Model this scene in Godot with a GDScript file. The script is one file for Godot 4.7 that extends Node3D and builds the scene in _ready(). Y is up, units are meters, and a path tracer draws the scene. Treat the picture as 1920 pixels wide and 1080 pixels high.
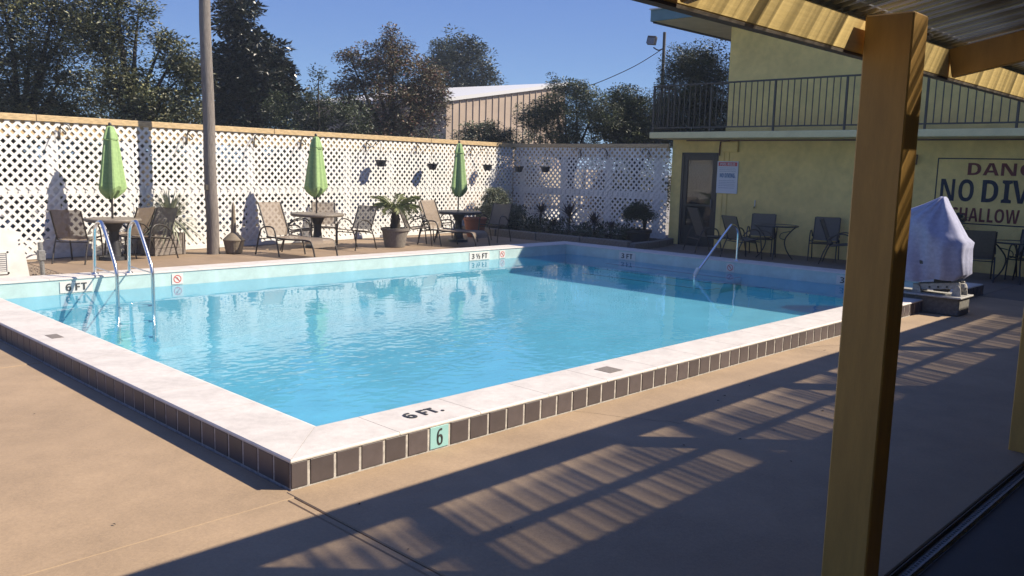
extends Node3D
# A motel swimming pool seen from under its patio cover. x runs along the long side of the pool, -z across it, metres.

const CUT := 0.173          # height of the coping above the deck
const WATER := -0.045
const PX := 12.366          # pool, outer size
const PZ := 8.727
const CW := 0.454           # width of the coping
const SUN := Vector3(-0.78, -1.0, -0.79)
const WALLX := 15.9

var names := {}
var rng := RandomNumberGenerator.new()
var M := {}
var tex := {}

# ------------------------------------------------------------------ shapes
class Shape:
	var v := PackedVector3Array()
	var n := PackedVector3Array()
	var c := PackedColorArray()
	var uv := PackedVector2Array()
	var colored := false
	var textured := false
	var col := Color.WHITE
	func tri3(a: Vector3, b: Vector3, d: Vector3, na: Vector3, nb: Vector3, nd: Vector3) -> void:
		if (b - a).cross(d - a).dot(na + nb + nd) > 0.0:
			v.append(a); v.append(d); v.append(b); n.append(na); n.append(nd); n.append(nb)
		else:
			v.append(a); v.append(b); v.append(d); n.append(na); n.append(nb); n.append(nd)
		if colored:
			for k in 3: c.append(col)
	func tri(a: Vector3, b: Vector3, d: Vector3, out: Vector3) -> void:
		var m := (b - a).cross(d - a).normalized()
		if m.dot(out) < 0.0: m = -m
		tri3(a, b, d, m, m, m)
	func quad(a: Vector3, b: Vector3, d: Vector3, e: Vector3, out: Vector3) -> void:
		tri(a, b, d, out); tri(a, d, e, out)
	func quad_n(p: Array, q: Array) -> void:
		tri3(p[0], p[1], p[2], q[0], q[1], q[2]); tri3(p[0], p[2], p[3], q[0], q[2], q[3])
	# a box with chamfered edges; s is the full size
	func box(at: Vector3, s: Vector3, bev := 0.0, b := Basis.IDENTITY) -> void:
		var h := s * 0.5
		var e: float = minf(bev, minf(h.x, minf(h.y, h.z)) * 0.9)
		for ax in 3:
			var u := (ax + 1) % 3
			var w := (ax + 2) % 3
			for sg in [-1.0, 1.0]:
				var o := Vector3.ZERO
				o[ax] = sg
				var p: Array[Vector3] = []
				for k in [[-1, -1], [1, -1], [1, 1], [-1, 1]]:
					var q := Vector3.ZERO
					q[ax] = sg * h[ax]
					q[u] = k[0] * (h[u] - e)
					q[w] = k[1] * (h[w] - e)
					p.append(at + b * q)
				quad(p[0], p[1], p[2], p[3], b * o)
		if e <= 0.0: return
		for ax in 3:
			var u := (ax + 1) % 3
			var w := (ax + 2) % 3
			for su in [-1.0, 1.0]:
				for sw in [-1.0, 1.0]:
					var p: Array[Vector3] = []
					for k in [[-1, 0], [1, 0], [1, 1], [-1, 1]]:
						var q := Vector3.ZERO
						q[ax] = k[0] * (h[ax] - e)
						q[u] = su * (h[u] - (e if k[1] else 0.0))
						q[w] = sw * (h[w] - (0.0 if k[1] else e))
						p.append(at + b * q)
					var o := Vector3.ZERO
					o[u] = su
					o[w] = sw
					quad(p[0], p[1], p[2], p[3], b * o)
		for sx in [-1.0, 1.0]:
			for sy in [-1.0, 1.0]:
				for sz in [-1.0, 1.0]:
					var g := Vector3(sx, sy, sz)
					tri(at + b * (g * (h - Vector3(0, e, e))), at + b * (g * (h - Vector3(e, 0, e))), at + b * (g * (h - Vector3(e, e, 0))), b * g)
	# a prism: the outline (in the plane of the first two axes of b) pushed along its third axis
	func prism(at: Vector3, b: Basis, outline: PackedVector2Array, depth: float) -> void:
		var ids := Geometry2D.triangulate_polygon(outline)
		var put := func(p: Vector2, z: float) -> Vector3: return at + b * Vector3(p.x, p.y, z)
		for k in range(0, ids.size(), 3):
			tri(put.call(outline[ids[k]], depth), put.call(outline[ids[k + 1]], depth), put.call(outline[ids[k + 2]], depth), b.z)
			tri(put.call(outline[ids[k]], 0.0), put.call(outline[ids[k + 1]], 0.0), put.call(outline[ids[k + 2]], 0.0), -b.z)
		var turn := 1.0 if not Geometry2D.is_polygon_clockwise(outline) else -1.0
		for k in outline.size():
			var p := outline[k]
			var q := outline[(k + 1) % outline.size()]
			var o := (q - p).orthogonal() * turn
			quad(put.call(p, 0.0), put.call(q, 0.0), put.call(q, depth), put.call(p, depth), b * Vector3(-o.x, -o.y, 0))
	# a tube through points, radii may change along it
	func tube(p: Array, r: Variant, sides := 8, caps := true) -> void:
		var ring: Array = []
		var nor: Array = []
		var up := Vector3.UP
		for k in p.size():
			var a: Vector3 = p[maxi(k - 1, 0)]
			var b: Vector3 = p[mini(k + 1, p.size() - 1)]
			var t := (b - a).normalized()
			if k == 0: up = Vector3.RIGHT if absf(t.y) > 0.9 else Vector3.UP
			var s := t.cross(up).normalized()
			up = s.cross(t).normalized()
			var rad: float = r[k] if r is Array else r
			var row: Array[Vector3] = []
			var nr: Array[Vector3] = []
			for j in sides:
				var f := TAU * j / sides
				var d := s * cos(f) + up * sin(f)
				nr.append(d)
				row.append(p[k] + d * rad)
			ring.append(row)
			nor.append(nr)
		for k in p.size() - 1:
			for j in sides:
				var i := (j + 1) % sides
				quad_n([ring[k][j], ring[k][i], ring[k + 1][i], ring[k + 1][j]], [nor[k][j], nor[k][i], nor[k + 1][i], nor[k + 1][j]])
		if caps:
			for e in [0, p.size() - 1]:
				var out: Vector3 = (p[0] - p[1]) if e == 0 else (p[e] - p[e - 1])
				for j in range(1, sides - 1): tri(ring[e][0], ring[e][j], ring[e][j + 1], out)
	# a lathed shape: profile of (radius, height)
	func lathe(at: Vector3, prof: Array, segs := 20, ripple := 0, depth := 0.0, sharp := false) -> void:
		var pos := func(k: int, j: int) -> Vector3:
			var f := TAU * j / segs
			var r: float = prof[k].x * (1.0 + (depth * cos(f * ripple) if ripple else 0.0))
			return at + Vector3(r * cos(f), prof[k].y, r * sin(f))
		for k in prof.size() - 1:
			for j in segs:
				var a: Vector3 = pos.call(k, j)
				var b: Vector3 = pos.call(k, j + 1)
				var d: Vector3 = pos.call(k + 1, j + 1)
				var e: Vector3 = pos.call(k + 1, j)
				var g: Vector2 = prof[k + 1] - prof[k]
				var f0 := TAU * j / segs
				var f1 := TAU * (j + 1) / segs
				var slope := Vector2(g.y, -g.x).normalized()
				if sharp or ripple:
					var mid := (f0 + f1) * 0.5
					var o := Vector3(cos(mid) * slope.x, slope.y, sin(mid) * slope.x)
					quad(a, b, d, e, o)
				else:
					var n0 := Vector3(cos(f0) * slope.x, slope.y, sin(f0) * slope.x)
					var n1 := Vector3(cos(f1) * slope.x, slope.y, sin(f1) * slope.x)
					quad_n([a, b, d, e], [n0, n1, n1, n0])
	func mesh() -> ArrayMesh:
		var a := []
		a.resize(Mesh.ARRAY_MAX)
		a[Mesh.ARRAY_VERTEX] = v
		a[Mesh.ARRAY_NORMAL] = n
		if colored: a[Mesh.ARRAY_COLOR] = c
		if textured: a[Mesh.ARRAY_TEX_UV] = uv
		var m := ArrayMesh.new()
		m.add_surface_from_arrays(Mesh.PRIMITIVE_TRIANGLES, a)
		return m

func numbered(called: String, parent: Node) -> String:
	var key := "%d/%s" % [parent.get_instance_id(), called]
	var k: int = names.get(key, 0)
	names[key] = k + 1
	return called if k == 0 else "%s_%03d" % [called, k]

func add(called: String, m: Mesh, material: Material, parent: Node = self) -> MeshInstance3D:
	var o := MeshInstance3D.new()
	o.mesh = m
	o.material_override = material
	o.name = numbered(called, parent)
	parent.add_child(o, true)
	return o

func obj(called: String, s: Shape, material: Material, parent: Node = self) -> MeshInstance3D:
	return add(called, s.mesh(), material, parent)

func tag(o: Node, label: String, category: String, group := "") -> Node:
	o.set_meta("label", label)
	o.set_meta("category", category)
	if group: o.set_meta("group", group)
	return o

func thing(called: String, label: String, category: String, at := Vector3.ZERO, turn := 0.0, group := "") -> Node3D:
	var o := Node3D.new()
	o.name = numbered(called, self)
	add_child(o, true)
	o.position = at
	o.rotation.y = turn
	tag(o, label, category, group)
	return o

func again(root: Node3D, label: String, at: Vector3, turn: float) -> Node3D:
	var r: Node3D = root.duplicate()
	r.name = numbered(String(root.name).trim_suffix("_000"), self)
	add_child(r, true)
	r.position = at
	r.rotation.y = turn
	r.set_meta("label", label)
	return r

func structure(called: String) -> Node3D:
	var o := Node3D.new()
	o.name = called
	o.set_meta("kind", "structure")
	add_child(o, true)
	return o

func kind(o: Node, k: String) -> Node:
	o.set_meta("kind", k)
	return o

func boxed(called: String, at: Vector3, s: Vector3, material: Material, parent: Node = self, bev := 0.004, b := Basis.IDENTITY) -> MeshInstance3D:
	var q := Shape.new()
	q.box(at, s, bev, b)
	return obj(called, q, material, parent)

func curve(pts: Array, steps := 6) -> Array:   # a smooth line through points
	var c := Curve3D.new()
	for k in pts.size():
		var a: Vector3 = pts[maxi(k - 1, 0)]
		var b: Vector3 = pts[mini(k + 1, pts.size() - 1)]
		var t := (b - a) / 6.0
		c.add_point(pts[k], -t, t)
	var out: Array = []
	for k in pts.size() - 1:
		for j in steps: out.append(c.sample(k, float(j) / steps))
	out.append(pts[-1])
	return out

# lettering fitted into a box of the given width and height; front along +z of the basis
func lettering(txt: String, at: Vector3, turn: Basis, size: Vector2, material: Material, parent: Node, bold := true, called := "lettering") -> MeshInstance3D:
	var t := TextMesh.new()
	var f := SystemFont.new()
	f.font_names = PackedStringArray(["Droid Sans"])
	f.font_weight = 700 if bold else 400
	t.font = f
	t.text = txt
	t.font_size = 48
	t.pixel_size = 0.01
	t.depth = 0.02
	t.curve_step = 1.0
	var box := t.get_aabb()
	var o := add(called, t, material, parent)
	var k := Vector3(size.x / box.size.x, size.y / box.size.y, 0.15)
	o.transform = Transform3D(turn * Basis.from_scale(k), at - turn * (k * Vector3(box.position.x, box.position.y, -0.01)))
	return o

# ------------------------------------------------------------------ textures and materials
func noise_image(called: String, size: int, layers: Array, low: float, high: float, sharp := 1.0) -> void:
	# layers: [frequency in waves per image, octaves, weight]
	var sum := PackedFloat32Array()
	sum.resize(size * size)
	var total := 0.0
	for l in layers:
		var f := FastNoiseLite.new()
		f.seed = 7 + int(l[0]) + size
		f.noise_type = FastNoiseLite.TYPE_SIMPLEX_SMOOTH
		f.frequency = l[0] / float(size)
		f.fractal_octaves = l[1]
		var data := f.get_seamless_image(size, size, false, false, 0.2, true).get_data()
		for k in sum.size(): sum[k] += l[2] * (data[k] / 255.0)
		total += l[2]
	var bytes := PackedByteArray()
	bytes.resize(size * size)
	for k in sum.size():
		var x := clampf(0.5 + (sum[k] / total - 0.5) * sharp, 0.0, 1.0)
		bytes[k] = int(255.0 * lerpf(low, high, x))
	var im := Image.create_from_data(size, size, false, Image.FORMAT_L8, bytes)
	im.convert(Image.FORMAT_RGB8)
	tex[called] = ImageTexture.create_from_image(im)

func mat(called: String, linear: Color, rough := 0.7, texture := "", scale := Vector3.ONE, bump := "", bump_cm := 0.0, world := true) -> StandardMaterial3D:
	var m := StandardMaterial3D.new()
	m.resource_name = called
	m.albedo_color = linear.linear_to_srgb()
	m.roughness = rough
	if texture or bump:
		m.uv1_triplanar = true
		m.uv1_world_triplanar = world
		m.uv1_scale = scale
	if texture: m.albedo_texture = tex[texture]
	if bump:
		m.heightmap_enabled = true
		m.heightmap_texture = tex[bump]
		m.heightmap_scale = bump_cm
	M[called] = m
	return m

func see_through(m: StandardMaterial3D, a: float) -> StandardMaterial3D:
	m.transparency = BaseMaterial3D.TRANSPARENCY_ALPHA
	m.albedo_color.a = a
	return m

func make_materials() -> void:
	noise_image("blotch", 1024, [[3, 3, 0.8], [14, 4, 0.6], [120, 2, 0.5], [330, 1, 0.6]], 0.80, 1.0, 1.5)
	noise_image("wood", 512, [[10, 4, 1.0], [90, 2, 0.9], [3, 2, 0.4]], 0.89, 1.0, 1.5)
	noise_image("speck", 512, [[60, 3, 1.0], [150, 2, 1.0], [6, 3, 0.6]], 0.55, 1.0, 1.9)
	noise_image("soft", 256, [[3, 3, 1.0], [30, 3, 0.5]], 0.9, 1.0, 1.3)
	noise_image("grain", 256, [[8, 4, 1.0], [60, 2, 0.7]], 0.6, 1.0, 1.7)
	noise_image("rough", 256, [[20, 4, 1.0], [90, 2, 0.8]], 0.0, 1.0, 1.4)
	noise_image("weave", 256, [[100, 1, 1.0], [5, 2, 0.5]], 0.75, 1.0, 1.6)
	noise_image("gravel", 512, [[40, 2, 1.0], [100, 2, 0.8]], 0.5, 1.0, 2.4)
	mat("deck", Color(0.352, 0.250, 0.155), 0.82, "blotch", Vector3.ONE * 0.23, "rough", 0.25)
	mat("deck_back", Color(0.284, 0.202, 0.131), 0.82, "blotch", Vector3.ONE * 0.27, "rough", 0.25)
	mat("deck_shaded", Color(0.185, 0.142, 0.106), 0.8, "blotch", Vector3.ONE * 0.25, "rough", 0.25)  # deck colour darkened, painting in the shade beside the motel
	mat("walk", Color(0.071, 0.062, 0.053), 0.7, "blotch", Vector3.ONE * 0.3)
	mat("coping", Color(0.622, 0.577, 0.533), 0.6, "blotch", Vector3.ONE * 0.8, "rough", 0.1)
	mat("coping_edge", Color(0.256, 0.227, 0.192), 0.8, "speck", Vector3.ONE * 3.0)
	mat("mortar", Color(0.70, 0.65, 0.60), 0.9, "speck", Vector3.ONE * 3.0)
	for k in 3:
		mat("tile%d" % k, Color(0.088, 0.072, 0.074) * [1.0, 0.88, 1.14][k], 0.42, "soft", Vector3.ONE * (2.0 + k))
	mat("tile_teal", Color(0.256, 0.469, 0.469), 0.4)
	mat("shell", Color(0.125, 0.43, 0.555), 0.6, "soft", Vector3.ONE * 0.4)
	mat("band", Color(0.398, 0.525, 0.511), 0.45, "soft", Vector3.ONE * 1.2)
	mat("white_tile", Color(0.511, 0.497, 0.469), 0.4)
	mat("step_edge", Color(0.021, 0.050, 0.114), 0.5)
	mat("black_print", Color(0.03, 0.03, 0.032), 0.6)
	mat("red_print", Color(0.45, 0.06, 0.05), 0.6)
	mat("worn_print", Color(0.270, 0.234, 0.206), 0.8, "speck", Vector3.ONE * 6.0)
	var w := mat("water", Color(0.015, 0.315, 0.540), 0.03)
	see_through(w, 0.17)
	w.metallic_specular = 0.44   # water reflects less than glass
	mat("steel", Color(0.66, 0.66, 0.66), 0.24).metallic = 1.0
	mat("asphalt", Color(0.36, 0.335, 0.31), 0.9, "speck", Vector3.ONE * 0.4)
	mat("soil", Color(0.035, 0.027, 0.020), 0.95, "speck", Vector3.ONE * 1.4)
	mat("gravel", Color(0.440, 0.334, 0.234), 0.95, "gravel", Vector3.ONE * 0.9, "gravel", 2.0)
	mat("stone", Color(0.320, 0.248, 0.185), 0.9, "speck", Vector3.ONE * 4.0)
	mat("lattice", Color(0.722, 0.705, 0.671), 0.55, "soft", Vector3.ONE * 0.9)
	mat("fence_white", Color(0.671, 0.654, 0.619), 0.6, "soft", Vector3.ONE * 0.8)
	mat("fence_yellow", Color(0.68, 0.49, 0.26), 0.65, "grain", Vector3(0.7, 9.0, 0.7))
	mat("pole_wood", Color(0.26, 0.225, 0.20), 0.85, "grain", Vector3(9.0, 0.55, 9.0), "grain", 1.4)
	mat("canopy_paint", Color(0.92, 0.68, 0.25), 0.65, "wood", Vector3(0.5, 7.0, 7.0), "grain", 0.1)
	mat("post_paint", Color(0.58, 0.335, 0.08), 0.6, "soft", Vector3(5.0, 0.6, 5.0), "grain", 0.08)
	mat("raw_wood", Color(0.177, 0.142, 0.106), 0.85, "grain", Vector3(1.0, 14.0, 14.0))
	var p := mat("fibreglass", Color(0.24, 0.245, 0.22), 0.4)
	see_through(p, 1.0)
	p.vertex_color_use_as_albedo = true
	mat("roof_metal", Color(0.22, 0.215, 0.20), 0.5, "speck", Vector3(2.0, 2.0, 0.4))
	mat("wall_yellow", Color(0.93, 0.69, 0.24), 0.75, "blotch", Vector3.ONE * 0.35, "rough", 0.15)
	mat("trim_yellow", Color(0.74, 0.62, 0.32), 0.7, "soft", Vector3.ONE * 0.5)
	mat("soffit", Color(0.55, 0.46, 0.27), 0.8, "soft", Vector3.ONE * 0.5)
	mat("fascia_teal", Color(0.092, 0.185, 0.206), 0.55, "soft", Vector3.ONE * 0.7)
	mat("rail_iron", Color(0.053, 0.044, 0.032), 0.6)
	mat("door_frame", Color(0.018, 0.022, 0.024), 0.4)
	see_through(mat("glass", Color(0.03, 0.04, 0.04), 0.02), 0.25)
	mat("room_shade", Color(0.03, 0.03, 0.03), 0.9)  # near-black colour for the darkness behind the door
	mat("sign_white", Color(0.560, 0.584, 0.624), 0.4)
	mat("sign_red", Color(0.55, 0.07, 0.08), 0.5)
	mat("sign_blue", Color(0.02, 0.13, 0.30), 0.5)
	mat("sign_grey", Color(0.28, 0.33, 0.42), 0.6)
	mat("paint_red", Color(0.26, 0.055, 0.04), 0.7, "speck", Vector3.ONE * 2.5)
	mat("paint_navy", Color(0.018, 0.03, 0.06), 0.7, "speck", Vector3.ONE * 2.5)
	mat("pipe_red", Color(0.085, 0.032, 0.021), 0.6)
	mat("canvas_green", Color(0.312, 0.469, 0.192), 0.8, "weave", Vector3.ONE * 3.0)
	M["canvas_green"].backlight_enabled = true
	M["canvas_green"].backlight = Color(0.25, 0.25, 0.25)
	mat("frame_bronze", Color(0.032, 0.026, 0.021), 0.45)
	mat("frame_grey", Color(0.114, 0.114, 0.110), 0.4)
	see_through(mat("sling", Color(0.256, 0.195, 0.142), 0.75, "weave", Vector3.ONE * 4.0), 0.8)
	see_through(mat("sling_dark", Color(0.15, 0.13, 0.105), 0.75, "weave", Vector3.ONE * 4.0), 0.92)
	mat("table_stone", Color(0.256, 0.213, 0.167), 0.6, "speck", Vector3.ONE * 3.0)
	mat("table_dark", Color(0.039, 0.039, 0.043), 0.5, "speck", Vector3.ONE * 3.0)
	see_through(mat("table_glass", Color(0.10, 0.11, 0.11), 0.08), 0.45)
	mat("clay", Color(0.298, 0.241, 0.170), 0.85, "speck", Vector3.ONE * 4.0)
	mat("terracotta", Color(0.298, 0.103, 0.053), 0.8, "soft", Vector3.ONE * 2.0)
	mat("tub", Color(0.241, 0.213, 0.185), 0.85, "grain", Vector3(8.0, 1.0, 8.0))
	mat("planter_wood", Color(0.298, 0.256, 0.220), 0.85, "grain", Vector3(1.0, 9.0, 1.0))
	mat("black_pot", Color(0.02, 0.021, 0.024), 0.5)
	mat("white_box", Color(0.697, 0.680, 0.646), 0.5, "soft", Vector3.ONE * 1.3)
	mat("grille", Color(0.298, 0.298, 0.312), 0.5)
	mat("galvanised", Color(0.298, 0.298, 0.298), 0.45, "speck", Vector3.ONE * 4.0)
	mat("palm_green", Color(0.19, 0.215, 0.09), 0.45)
	mat("yucca_green", Color(0.270, 0.284, 0.199), 0.5)
	mat("palm_trunk", Color(0.071, 0.057, 0.043), 0.95, "speck", Vector3.ONE * 5.0)
	mat("cordyline", Color(0.035, 0.022, 0.026), 0.45)
	mat("bark", Color(0.078, 0.064, 0.050), 0.95, "grain", Vector3(4.0, 0.8, 4.0))
	mat("siding", Color(0.383, 0.298, 0.227), 0.6, "soft", Vector3.ONE * 0.3)
	mat("roof_white", Color(0.52, 0.52, 0.52), 0.5)
	mat("beige_board", Color(0.440, 0.376, 0.305), 0.8, "soft", Vector3.ONE * 0.5)
	mat("cover_cloth", Color(0.340, 0.357, 0.510), 0.8, "weave", Vector3.ONE * 3.0)
	mat("lift_white", Color(0.528, 0.512, 0.480), 0.5, "speck", Vector3.ONE * 4.0)
	mat("lift_base", Color(0.213, 0.202, 0.177), 0.8, "speck", Vector3.ONE * 3.0)
	mat("black_plastic", Color(0.02, 0.02, 0.022), 0.5)
	for k in [["leaf", 0.5], ["leaf_gloss", 0.3]]:
		var l := mat(k[0], Color.WHITE, k[1])
		l.vertex_color_use_as_albedo = true
		l.backlight_enabled = true
		l.backlight = Color(0.35, 0.35, 0.35)

# ------------------------------------------------------------------ setting
func build_ground() -> void:
	var q := Shape.new()
	# one sheet to the horizon, with a hole where the pool is sunk
	var xs := [-400.0, 0.02, PX - 0.02, 400.0]
	var zs := [-400.0, -PZ + 0.02, -0.02, 400.0]
	for i in 3:
		for j in 3:
			if i == 1 and j == 1: continue
			q.quad(Vector3(xs[i], -0.06, zs[j]), Vector3(xs[i + 1], -0.06, zs[j]), Vector3(xs[i + 1], -0.06, zs[j + 1]), Vector3(xs[i], -0.06, zs[j + 1]), Vector3.UP)
	kind(obj("ground", q, M.asphalt), "structure")
	var deck := structure("pool_deck")
	var g := 0.006
	# slabs: x0, x1, z0, z1, material, height
	for s in [
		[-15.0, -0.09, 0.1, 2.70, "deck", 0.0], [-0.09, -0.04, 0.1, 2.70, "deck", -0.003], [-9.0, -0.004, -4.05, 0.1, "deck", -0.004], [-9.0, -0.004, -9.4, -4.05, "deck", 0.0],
		[-0.04, 6.04, 0.004, 2.70, "deck", 0.0], [6.04, 12.2, 0.004, 2.70, "deck", -0.003], [12.2, 15.9, 0.004, 2.70, "deck_shaded", 0.0],
		[PX + 0.004, 15.9, -4.4, 0.004, "deck_shaded", 0.0], [PX + 0.004, 15.9, -8.7, -4.4, "deck_shaded", -0.003],
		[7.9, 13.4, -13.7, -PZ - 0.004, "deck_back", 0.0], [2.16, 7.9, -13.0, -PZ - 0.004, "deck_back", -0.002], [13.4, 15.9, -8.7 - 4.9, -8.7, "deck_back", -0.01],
	]:
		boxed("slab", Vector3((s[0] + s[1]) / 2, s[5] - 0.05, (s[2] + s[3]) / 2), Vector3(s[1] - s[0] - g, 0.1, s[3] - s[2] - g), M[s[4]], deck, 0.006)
	for c in [[Vector3(6.1, 0.0012, 0.02), Vector3(6.9, 0.0012, 0.5), 7], [Vector3(2.4, 0.0012, 0.02), Vector3(2.75, 0.0012, 0.75), 8]]:
		var cr := Shape.new()
		var last: Vector3 = c[0]
		for k in c[2]:
			var nx: Vector3 = c[0].lerp(c[1], (k + 1.0) / c[2]) + Vector3(rng.randf_range(-0.03, 0.03), 0, rng.randf_range(-0.03, 0.03))
			var side := (nx - last).cross(Vector3.UP).normalized() * rng.randf_range(0.001, 0.0022)
			cr.quad(last - side, last + side, nx + side, nx - side, Vector3.UP)
			last = nx
		obj("crack", cr, M.soil, deck)
	var walk := structure("covered_walk_floor")
	boxed("slab", Vector3(0.4, -0.05, 5.65), Vector3(31.0, 0.1, 5.7), M.walk, walk, 0.004)
	# gravel corner
	var gr := Shape.new()
	gr.box(Vector3(-1.4, -0.035, -11.0), Vector3(7.1, 0.06, 4.5))
	kind(obj("gravel", gr, M.gravel), "stuff")
	var st := Shape.new()
	for k in 420:
		var r := rng.randf_range(0.012, 0.03)
		st.box(Vector3(rng.randf_range(0.9, 2.14), 0.0, rng.randf_range(-12.1, -8.8)), Vector3(r * 1.6, r, r * 1.2), r * 0.4, Basis.from_euler(Vector3(rng.randf(), rng.randf() * 6, rng.randf())))
	kind(obj("gravel_stones", st, M.stone), "stuff")

func build_litter() -> void:
	var q := Shape.new()
	for k in 46:
		var p := Vector3(rng.randf_range(-3.0, 7.5), 0.003, rng.randf_range(0.15, 2.2)) if k < 26 else Vector3(rng.randf_range(-4.0, -0.3), 0.003, rng.randf_range(-7.0, 0.1))
		var r := rng.randf_range(0.006, 0.017)
		var b := Basis.from_euler(Vector3(rng.randf_range(-0.3, 0.3), rng.randf() * TAU, 0))
		q.tri(p + b * Vector3(-r, 0, 0), p + b * Vector3(0, r * 0.25, r * 0.5), p + b * Vector3(r, 0.002, 0), Vector3.UP)
		q.tri(p + b * Vector3(-r, 0, 0), p + b * Vector3(r, 0.002, 0), p + b * Vector3(0, r * 0.25, -r * 0.5), Vector3.UP)
	kind(obj("leaf_litter", q, M.bark), "stuff")

func build_pool() -> void:
	var pool := structure("pool_wall")
	var t := 0.0045
	# core walls behind the tiles, down to the floor
	for w in [[t, PX - t, -CW + 0.02, -t], [t, PX - t, -PZ + t, -PZ + CW - 0.02], [t, CW - 0.02, -PZ + CW - 0.02, -CW + 0.02], [PX - CW + 0.02, PX - t, -PZ + CW - 0.02, -CW + 0.02]]:
		boxed("core", Vector3((w[0] + w[1]) / 2, -1.045, (w[2] + w[3]) / 2), Vector3(w[1] - w[0], 2.39, w[3] - w[2]), M.mortar, pool, 0.0)
	# outer tiles
	var p := 0.1758
	var shapes: Array = []
	for k in 3:
		var q := Shape.new()
		q.box(Vector3.ZERO, Vector3(p - 0.0185, 0.147, 0.014), 0.003)
		shapes.append(q.mesh())
	var place := func(at: Vector3, turn: float, n: int, called: String, m: Material) -> MeshInstance3D:
		var o := add(called, shapes[n % 3], m, pool)
		o.position = at
		o.rotation = Vector3(rng.randf_range(-0.008, 0.008), turn, 0)
		return o
	var first := Shape.new()
	first.box(Vector3(0.056, 0.0765, -0.007), Vector3(0.104, 0.147, 0.014), 0.003)
	obj("tile", first, M.tile0, pool)
	for k in 70:
		var x: float = 0.117 + p * (k + 0.5)
		if k == 5 or k == 61: continue
		place.call(Vector3(x, 0.0765 + rng.randf_range(-0.0015, 0.0015), -0.007 + rng.randf_range(-0.001, 0.001)), 0.0, k, "tile", M["tile%d" % rng.randi_range(0, 2)])
	for k in 49:
		place.call(Vector3(0.007 + rng.randf_range(-0.001, 0.001), 0.0765, -0.01 - p * (k + 0.5)), PI / 2, k, "tile", M["tile%d" % rng.randi_range(0, 2)])
	for k in 6:
		place.call(Vector3(PX - 0.007, 0.0765, -0.01 - p * (k + 0.5)), PI / 2, k, "tile", M["tile%d" % rng.randi_range(0, 2)])
	for k in [5, 61]:
		var x: float = 0.117 + p * (k + 0.5)
		place.call(Vector3(x, 0.0765, -0.006), 0.0, k, "number_tile", M.tile_teal)
		lettering("6" if k == 5 else "3", Vector3(x - 0.021, 0.024, 0.0022), Basis.IDENTITY, Vector2(0.046, 0.108), M.black_print, pool, false)
	# coping stones, mitred at the corners
	var top := func(x0: float, x1: float, cut0: float, cut1: float, b: Basis, at: Vector3) -> void:
		# a stone along local x, outer face at local z = 0 and inner at -CW
		var q := Shape.new()
		var e := 0.009
		var prof := [Vector2(0.001, 0.152), Vector2(0.004, 0.155), Vector2(0.004, CUT - e), Vector2(-0.004, CUT), Vector2(-CW + 0.02, CUT), Vector2(-CW - 0.012, CUT - 0.012), Vector2(-CW - 0.012, 0.150)]
		for k in prof.size():
			var a: Vector2 = prof[k]
			var d: Vector2 = prof[(k + 1) % prof.size()]
			var pt := func(f: Vector2, end: int) -> Vector3:
				var z: float = f.x
				var x: float = x0 + cut0 * -z if end == 0 else x1 - cut1 * -z
				return at + b * Vector3(x, f.y, z)
			var out := Vector3(0, 0, 1) * (d.y - a.y) + Vector3(0, 1, 0) * (a.x - d.x)
			q.quad(pt.call(a, 0), pt.call(a, 1), pt.call(d, 1), pt.call(d, 0), b * out)
		for end in 2:
			var c: Array = []
			for f in prof: c.append(at + b * Vector3((x0 + cut0 * -f.x) if end == 0 else (x1 - cut1 * -f.x), f.y, f.x))
			for k in range(1, c.size() - 1): q.tri(c[0], c[k], c[k + 1], b * Vector3(-1 if end == 0 else 1, 0, 0))
		obj("coping_stone", q, M.coping, pool)
	var sides := [[PX, Basis.IDENTITY, Vector3.ZERO, 0.76], [PZ, Basis(Vector3.UP, -PI / 2), Vector3(0, 0, -PZ), 0.72], [PX, Basis(Vector3.UP, PI), Vector3(PX, 0, -PZ), 0.7], [PZ, Basis(Vector3.UP, PI / 2), Vector3(PX, 0, 0), 0.72]]
	for s in sides:
		var len: float = s[0]
		var x := 0.0
		while x < len - 0.01:
			var nx: float = x + (s[3] if x == 0.0 else 0.685)
			if len - nx < 0.6: nx = len
			top.call(x + 0.0022, nx - 0.0022, 1.0 if x == 0.0 else 0.0, 1.0 if nx == len else 0.0, s[1], s[2])
			x = nx
	# the shell: bands at the water line, walls and a floor that falls to the deep end
	var x0 := CW
	var x1 := PX - CW
	var z0 := -PZ + CW
	var z1 := -CW
	var lo := -0.052
	var band := Shape.new()
	var shell := Shape.new()
	var c := [Vector3(x0, 0, z1), Vector3(x1, 0, z1), Vector3(x1, 0, z0), Vector3(x0, 0, z0)]
	for k in 4:
		var a: Vector3 = c[k]
		var b: Vector3 = c[(k + 1) % 4]
		var out: Vector3 = Vector3((x0 + x1) / 2, 0, (z0 + z1) / 2) - (a + b) / 2
		var up := Vector3.UP
		band.quad(a + up * 0.151, b + up * 0.151, b + up * lo, a + up * lo, out)
		shell.quad(a + up * lo, b + up * lo, b - up * 2.2, a - up * 2.2, out)
	obj("waterline_band", band, M.band, pool)
	obj("pool_side", shell, M.shell, pool)
	var fl := Shape.new()
	var prof := [[x0, -1.0], [3.6, -0.96], [4.2, -0.92], [8.0, -0.42], [8.6, -0.38], [x1, -0.33]]
	for k in prof.size() - 1:
		var a: Array = prof[k]
		var b: Array = prof[k + 1]
		fl.quad(Vector3(a[0], a[1], z0), Vector3(b[0], b[1], z0), Vector3(b[0], b[1], z1), Vector3(a[0], a[1], z1), Vector3.UP)
	kind(obj("pool_floor", fl, M.shell), "structure")
	var steps := structure("pool_steps")
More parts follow.
